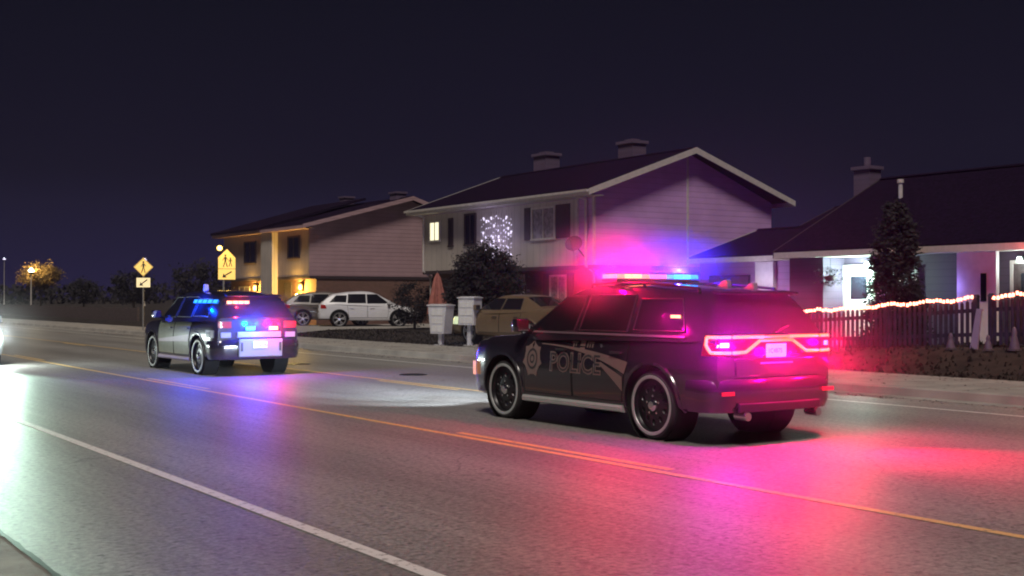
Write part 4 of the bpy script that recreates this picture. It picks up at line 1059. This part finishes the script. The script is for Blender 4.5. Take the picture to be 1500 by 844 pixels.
# far treeline (reads as one mass)
b = MB(); rnd = random.Random(44)
for i in range(16000):
    y = 330+rnd.uniform(-12, 12); x = rnd.uniform(-160, 420)
    hh = 5.0+2.5*mnoise.noise(Vector((x*.03, 0, 0)))+1.5*mnoise.noise(Vector((x*.15, 3, 0)))
    z = rnd.random()**.8*hh; s = rnd.uniform(.3, .8); c = Vector((x, y, z)); u = Vector((rnd.gauss(0,1),rnd.gauss(0,1),rnd.gauss(0,1))).normalized(); v = u.orthogonal().normalized()
    b.add([c-u*s, c+v*s, c+u*s, c-v*s], [(0,1,2,3)])
tag(b.build('treeline', 'leafdark'), 'far off dark treeline along the horizon', 'trees', kind='stuff')
# low boundary fence far left
t = thing('board_fence', 'long low dim board fence far down the street left of the signs', 'fence')
q = MB()
for i in range(200):
    y = 72+i*.32; q.box(21.8, 21.83, y, y+.30, .2, 1.05+.01*(i % 3))
q.build('boards', 'wood', t)
for i in range(0, 26):
    q = MB(); q.box(21.84, 21.94, 72+i*2.5, 72.1+i*2.5, .1, 1.12); q.build('post', 'wood', t)

# ------------------------------------------------------------------ picket fence with string lights
def ftop(y): return 1.33+(19.6-y)*.068
FX = 22.0
def fence_run(label, ya, yb):
    t = thing('picket_fence', label, 'fence', (FX, ya, 0))
    n = int((yb-ya)/.13)
    q = MB()
    for i in range(n):
        y = ya+.08+i*(yb-ya-.16)/max(n-1,1); z1 = ftop(y)-.04+random.uniform(-.015,.01); zb = gz(FX, y)+.04
        q.prism([(y-.035-ya, zb), (y+.035-ya, zb), (y+.035-ya, z1-.04), (y-ya, z1), (y-.035-ya, z1-.04)], 'x', -.012, .010)
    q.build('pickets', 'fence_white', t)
    for zf in (.25, .75):
        q = MB(); pts = []
        for y in (ya, yb):
            g = gz(FX, y); z = g+(ftop(y)-g)*zf; pts += [(y-ya, z)]
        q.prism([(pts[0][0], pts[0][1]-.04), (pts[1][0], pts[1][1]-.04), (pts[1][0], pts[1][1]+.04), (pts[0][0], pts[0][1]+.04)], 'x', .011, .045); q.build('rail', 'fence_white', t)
    k = max(1, round((yb-ya)/2.1))
    for i in range(k+1):
        y = ya+(yb-ya)*i/k; q = MB(); q.box(-.05, .048, y-.045-ya, y+.045-ya, gz(FX,y)-.1, ftop(y)+.02)
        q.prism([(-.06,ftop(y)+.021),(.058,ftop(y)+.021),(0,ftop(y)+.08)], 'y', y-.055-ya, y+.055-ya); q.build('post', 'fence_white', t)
    return t
fence_run('weathered picket fence strung with red lights between the SUV and the gate gap', 15.45, 22.3)
fence_run('weathered picket fence strung with red lights right of the gate gap', 9.0, 15.10)
def string_lights(label, ya, yb, e):
    t = thing('string_lights', label, 'string lights', (FX-.07, ya, 0))
    w_ = MB(); bl = MB(); y = ya; prev = None; rn = random.Random(int(ya*10)); i = 0
    while y < yb:
        ph = (y-ya)/1.05; sag = .045*abs(math.sin(ph*PI))
        p = Vector((0, y-ya, ftop(y)+.06-sag+rn.uniform(-.018,.018)))
        if prev is not None: w_.cyl(prev, p, .004, n=4)
        bl.cyl(p, p+Vector((-.015, rn.uniform(-.02,.02), -.06)), .026, .034, n=6)
        prev = p; y += .085; i += 1
    w_.build('wire', 'wire', t); bl.build('bulbs', 'e_string', t)['kind'] = 'stuff'
    for k in range(3):
        yy = ya+(yb-ya)*(k+.5)/3
        light('POINT', 'string_glow', (-.15, yy-ya, ftop(yy)+.08), e, (1, .12, .08), t, size=.3)
string_lights('red string lights along the fence left of the gate gap', 15.5, 22.2, 7)
string_lights('red string lights along the fence right of the gate gap', 9.2, 15.0, 7)
# yard ornaments beside the gap
def cone_ornament(label, x, y, h, r, m):
    t = thing('yard_ornament', label, 'yard ornament', (x, y, gz(x,y)), group='yard ornaments behind the fence')
    q = MB(); q.lathe((0,0,0),(0,0,1),[(r,0),(r*.9,h*.15),(r*.55,h*.55),(r*.42,h*.62),(r*.5,h*.75),(r*.3,h*.93),(0,h)],16); q.build('figure', m, t, smooth=40)
    q = MB(); q.lathe((0,0,0),(0,0,1),[(0,.002),(r*1.25,0),(r*1.2,.04),(0,.045)],16); q.build('stand', 'wood', t)
cone_ornament('small pale pink yard ornament left of the leaning board', 21.7, 15.85, .35, .10, 'dim_mauve')
cone_ornament('small pale yard ornament right of the leaning board', 21.6, 14.9, .33, .09, 'dim_mauve')
cone_ornament('taller pale yard ornament farthest right in front of the fence', 21.65, 14.35, .48, .11, 'dim_mauve')
b = MB(); b.prism([(-.10,0),(.07,0),(.04,.80),(-.08,.80)], 'x', -.02, .02); b.box(-.005, .035, -.09, .05, .80, .83)
tag(b.build('leaning_board', 'decal_lav', None, (21.75, 15.35, gz(21.75,15.35)), rot=(R(4), R(7), 0)), 'pale pinkish board leaning in the fence gap', 'board')

# ------------------------------------------------------------------ mailboxes, umbrella
def cluster_box(label, x, y, zb, zt, w, d, taper):
    t = thing('mailbox_unit', label, 'mailbox', (x, y, .14), R(20), group='white mailbox units')
    q = MB(); z0, z1 = zb-.14, zt-.14; a = w/2; c = a*taper
    q.add([(-d/2,-c,z0),(d/2,-c,z0),(d/2,c,z0),(-d/2,c,z0),(-d/2,-a,z1),(d/2,-a,z1),(d/2,a,z1),(-d/2,a,z1)], [(0,3,2,1),(4,5,6,7),(0,1,5,4),(1,2,6,5),(2,3,7,6),(3,0,4,7)])
    bx = q.build('cabinet', 'mailbox', t, bevel=.01)
    q = MB(); q.prism([(-d/2-.03,z1+.002),(d/2+.03,z1+.002),(d/2+.02,z1+.03),(0,z1+.06),(-d/2-.02,z1+.03)], 'y', -a-.03, a+.03); q.build('lid', 'mailbox', bx)
    for i in range(2):
        for j in range(3):
            q = MB(); hh = (z1-z0-.1)/3; y0 = -a*.82+i*a*.84; q.box(-d/2-.012, -d/2-.002, y0, y0+a*.76, z0+.06+j*hh, z0+.03+j*hh+hh*.86) if taper > .9 else q.box(-d/2-.012, -d/2-.002, y0*taper, (y0+a*.76)*taper, z0+.06+j*hh, z0+.03+j*hh+hh*.86)
            dd = q.build('mailbox_door', 'white', bx, bevel=.004)
    q = MB(); q.box(-.06,.06,-.07,.07,-.1,z0+.02); q.box(-.16,.16,-.16,.16,-.02,.02); q.build('post', 'mailbox', t)
cluster_box('lower white mailbox unit, its cabinet tapering downward, nearer the street edge', 19.62, 33.1, .50, 1.38, .74, .42, .72)
cluster_box('taller square white mailbox unit behind and right of the tapering one', 20.2, 32.3, .78, 1.62, .62, .42, 1.0)
t = thing('patio_umbrella', 'closed faded red patio umbrella under the overhang of the pale house', 'umbrella', (23.9, 40.6, .3))
q = MB()
prof = []
rws = []
for i in range(33):
    a = 2*PI*i/32; k = 1+.18*math.cos(8*a); rws.append([(r*k*math.cos(a), r*k*math.sin(a), z) for r, z in ((.03,2.3),(.12,2.1),(.22,1.6),(.32,1.05),(.36,.72),(.30,.70))])
q.grid(rws); q.build('canopy', 'umbrella_cloth', t, smooth=60)
q = MB(); q.cyl((0,0,0),(0,0,2.42),.022,n=8); q.build('pole', 'wood', t)
q = MB(); q.lathe((0,0,0),(0,0,1),[(0,.12),(.06,.11),(.25,.05),(.27,0)],20); q.build('base', 'concrete', t)

# ------------------------------------------------------------------ signs and lamps
def disc_pts(cx, cz, r, n=14): return [(cx+r*math.cos(2*PI*i/n), cz+r*math.sin(2*PI*i/n)) for i in range(n)]
def figure(b, cx, cz, s, y=-.012):
    """walking figure, plain symbol"""
    b.prism(disc_pts(cx, cz+.40*s, .075*s), 'y', y-.004, y)
    b.prism([(cx-.07*s,cz+.30*s),(cx+.07*s,cz+.30*s),(cx+.06*s,cz-.02*s),(cx-.06*s,cz-.02*s)], 'y', y-.004, y)
    b.prism([(cx-.06*s,cz-.021*s),(cx+.01*s,cz-.021*s),(cx-.10*s,cz-.40*s),(cx-.17*s,cz-.40*s)], 'y', y-.004, y)
    b.prism([(cx+.011*s,cz-.021*s),(cx+.06*s,cz-.021*s),(cx+.17*s,cz-.40*s),(cx+.09*s,cz-.40*s)], 'y', y-.004, y)
    b.prism([(cx-.071*s,cz+.29*s),(cx-.071*s,cz+.20*s),(cx-.18*s,cz+.02*s),(cx-.20*s,cz+.06*s)], 'y', y-.004, y)
    b.prism([(cx+.071*s,cz+.29*s),(cx+.071*s,cz+.20*s),(cx+.18*s,cz+.06*s),(cx+.20*s,cz+.10*s)], 'y', y-.004, y)
t = thing('pedestrian_sign', 'yellow diamond pedestrian crossing sign with a small arrow plate beneath, on a steel post', 'road sign', (17.55, 57.0, .1), R(-12))
q = MB(); q.cyl((0,.03,0),(0,.03,3.45),.035,n=8); q.build('post', 'steel', t)
q = MB(); d = .44; q.prism([(-d,3.0),(0,3.0-d),(d,3.0),(0,3.0+d)], 'y', -.008, 0); dp = q.build('diamond_plate', 'sign_yellow', t)
q = MB(); figure(q, 0, 2.98, .62); q.build('pedestrian_symbol', 'sign_black', dp)
q = MB()
e = .405
for (p, r) in (((-e,3.0),(0,3.0-e)),((0,3.0-e),(e,3.0)),((e,3.0),(0,3.0+e)),((0,3.0+e),(-e,3.0))): q.cyl((p[0],-.010,p[1]),(r[0],-.010,r[1]),.008,n=4)
q.build('border', 'sign_black', dp)
q = MB(); q.box(-.31,.31,-.008,0,2.05,2.49); ap = q.build('arrow_plate', 'sign_cream', t)
q = MB(); q.prism([(.16,2.43),(.20,2.39),(-.06,2.19),(.02,2.13),(-.18,2.12),(-.13,2.31),(-.09,2.23)], 'y', -.0125, -.0085); q.build('arrow_symbol', 'sign_black', ap)
t = thing('school_sign', 'tall bright yellow school crossing sign with flasher, in front of the tan house', 'road sign', (17.8, 46.9, .1), R(-12))
q = MB(); q.cyl((-.12,.04,0),(-.12,.04,3.4),.035,n=8); q.build('post', 'steel', t)
q = MB(); q.prism([(-.34,2.72),(.34,2.72),(.34,3.16),(0,3.50),(-.34,3.16)], 'y', -.008, 0); pp = q.build('pentagon_plate', 'sign_yellow', t)
q = MB(); figure(q, -.06, 3.02, .58); figure(q, .14, 2.97, .42); q.build('children_symbol', 'sign_black', pp)
q = MB(); q.box(-.34,.34,-.008,0,2.28,2.70); ap = q.build('lower_plate', 'sign_yellow', t)
q = MB(); q.prism([(.18,2.62),(.21,2.58),(-.06,2.42),(.0,2.36),(-.18,2.36),(-.13,2.53),(-.09,2.46)], 'y', -.0125, -.0085); q.build('arrow_symbol', 'sign_black', ap)
light('POINT', 'flasher_glow', (.0, -.5, 3.35), 10, (1, .6, .1), t, size=.1)
q = MB(); q.box(-.46,-.12,-.03,.05,3.42,3.66); fl = q.build('flasher_housing', 'plastic', t, bevel=.02)
q = MB(); q.lathe((-.29,-.031,3.54),(0,-1,0),[(0,.02),(.08,.015),(.10,0)],18); q.build('flasher_lens', 'e_warm', fl, smooth=40)

def street_lamp(label, loc, h, arm, bulb, e, col):
    t = thing('street_lamp', label, 'street lamp', loc, group='street lamps far down the road')
    q = MB(); q.cyl((0,0,0),(0,0,h),.11,.06,n=10); q.cyl((0,0,0),(0,0,.5),.20,.18,n=10); q.build('post', 'trim', t, smooth=40)
    q = MB(); q.lathe((0,0,h),(0,0,1),[(.06,0),(.26,.10),(.33,.30)],16); q.lathe((0,0,h),(0,0,1),[(.36,.56),(.20,.72),(.0,.78)],16); hd = q.build('lantern_head', 'plastic', t)
    q = MB(); q.lathe((0,0,h+.42),(0,0,1),[(0,-.25),(.28,-.14),(.34,0),(.30,.14),(0,.2)],16); q.build('lantern_glass', bulb, hd, smooth=50)
    light('POINT', 'street_lamp_light', (0,0,h+.95), e, col, t, size=.3)
street_lamp('bright warm street lamp on a pale post in front of a yellow tree far left', (34.3, 156, .2), 4.4, 0, 'e_street', 1600, (1,.78,.42))
street_lamp('tiny distant street lamp above and left of the bright one', (60, 300, .2), 10.2, 0, 'e_pale_spot', 200, (.8,.9,1))
street_lamp('tiny distant street lamp just left of the diamond sign', (68, 220, .2), 8.0, 0, 'e_pale_spot', 200, (1,.8,.9))

# ------------------------------------------------------------------ haze, sky, sun, camera
b = MB(); b.box(-14, 75, -6, 150, -.3, 13)
hz = b.build('haze', 'plastic'); struct(hz)  # thin scattering box added to give the lamps halos
m = bpy.data.materials.new('halo haze'); m.use_nodes = True; nt = m.node_tree; nt.nodes.clear()
out = nt.nodes.new('ShaderNodeOutputMaterial'); vs = nt.nodes.new('ShaderNodeVolumeScatter')
vs.inputs['Color'].default_value = (.86, .80, 1, 1); vs.inputs['Density'].default_value = .00022; vs.inputs['Anisotropy'].default_value = .0
nt.links.new(vs.outputs[0], out.inputs['Volume']); hz.data.materials.clear(); hz.data.materials.append(m)

def bloom_mist(name, c, rad, dens, col=(1, 1, 1)):  # local scattering volumes added to imitate lens bloom round the lamps
    bm = bmesh.new(); bmesh.ops.create_icosphere(bm, subdivisions=3, radius=1.0); me = bpy.data.meshes.new(name); bm.to_mesh(me); bm.free()
    o = bpy.data.objects.new(name, me); COL.objects.link(o); o.location = c; o.scale = rad; struct(o)
    m = bpy.data.materials.new(name); m.use_nodes = True; nt = m.node_tree; nt.nodes.clear(); L = nt.links.new; N = nt.nodes.new
    out = N('ShaderNodeOutputMaterial'); v = N('ShaderNodeVolumeScatter'); v.inputs['Color'].default_value = (*col, 1)
    tc = N('ShaderNodeTexCoord'); ln = N('ShaderNodeVectorMath'); ln.operation = 'LENGTH'; L(tc.outputs['Object'], ln.inputs[0])
    mr = N('ShaderNodeMapRange'); mr.interpolation_type = 'SMOOTHSTEP'; mr.inputs[1].default_value = -.35; mr.inputs[2].default_value = .97; mr.inputs[3].default_value = dens; mr.inputs[4].default_value = 0
    L(ln.outputs['Value'], mr.inputs[0]); L(mr.outputs[0], v.inputs['Density']); L(v.outputs[0], out.inputs['Volume'])
    me.materials.append(m); return o
bloom_mist('bloom_mist', (9.90, 11.0, 1.9), (3.4, 4.6, 2.6), .005)
bloom_mist('bloom_mist', (9.42, 11.66, 1.95), (1.25, 1.1, .80), .50)
bloom_mist('bloom_mist', (10.40, 11.66, 1.95), (1.05, 1.0, .68), .34)
bloom_mist('bloom_mist', (9.65, 9.4, 1.1), (2.0, 2.0, 1.1), .10)
bloom_mist('bloom_mist', (9.6, 23.6, 1.1), (1.5, 1.2, .85), .085)
bloom_mist('bloom_mist', (5.6, 30.8, .9), (2.2, 2.2, 1.3), .06)

w = bpy.data.worlds.new('World'); SC.world = w; w.use_nodes = True; nt = w.node_tree; nt.nodes.clear()
out = nt.nodes.new('ShaderNodeOutputWorld'); bg = nt.nodes.new('ShaderNodeBackground')
tc = nt.nodes.new('ShaderNodeTexCoord'); sp = nt.nodes.new('ShaderNodeSeparateXYZ'); rp = nt.nodes.new('ShaderNodeValToRGB')
nt.links.new(tc.outputs['Generated'], sp.inputs[0])
nz = nt.nodes.new('ShaderNodeTexNoise'); nz.inputs['Scale'].default_value = 1.6; nz.inputs['Detail'].default_value = 3
nt.links.new(tc.outputs['Generated'], nz.inputs['Vector'])
ad = nt.nodes.new('ShaderNodeMath'); ad.operation = 'MULTIPLY_ADD'; ad.inputs[1].default_value = .08
nt.links.new(nz.outputs[0], ad.inputs[0]); nt.links.new(sp.outputs[2], ad.inputs[2]); nt.links.new(ad.outputs[0], rp.inputs[0])
el = rp.color_ramp.elements
el[0].position = .03; el[0].color = (.016, .0125, .046, 1); el[1].position = .35; el[1].color = (.0050, .0053, .0105, 1)
e_ = el.new(.14); e_.color = (.0085, .0070, .018, 1)
nt.links.new(rp.outputs[0], bg.inputs['Color']); bg.inputs['Strength'].default_value = 1.0
nt.links.new(bg.outputs[0], out.inputs[0])

sd = bpy.data.lights.new('moon_and_street_glow', 'SUN'); sd.energy = 1.9; sd.angle = R(14); sd.color = (1, .90, .80)
so = bpy.data.objects.new('sun', sd); COL.objects.link(so)
so.rotation_euler = Vector((.37, .43, -.82)).to_track_quat('-Z', 'Y').to_euler()

cd = bpy.data.cameras.new('camera'); co = bpy.data.objects.new('camera', cd); COL.objects.link(co)
co.location = (0, 0, 1.6); co.rotation_euler = (R(90.515), 0, R(-34)); cd.lens = 42.7; cd.sensor_width = 36; cd.clip_end = 6000
SC.camera = co
SC.view_settings.view_transform = 'Standard'; SC.view_settings.look = 'None'; SC.view_settings.exposure = 0
cy = SC.cycles; cy.volume_step_rate = 2.0; cy.volume_max_steps = 64; cy.use_denoising = True; cy.max_bounces = 6; cy.volume_bounces = 0; cy.sample_clamp_indirect = 4; cy.sample_clamp_direct = 0
cy.caustics_reflective = False; cy.caustics_refractive = False
try: cy.filter_width = 2.0
except Exception: pass
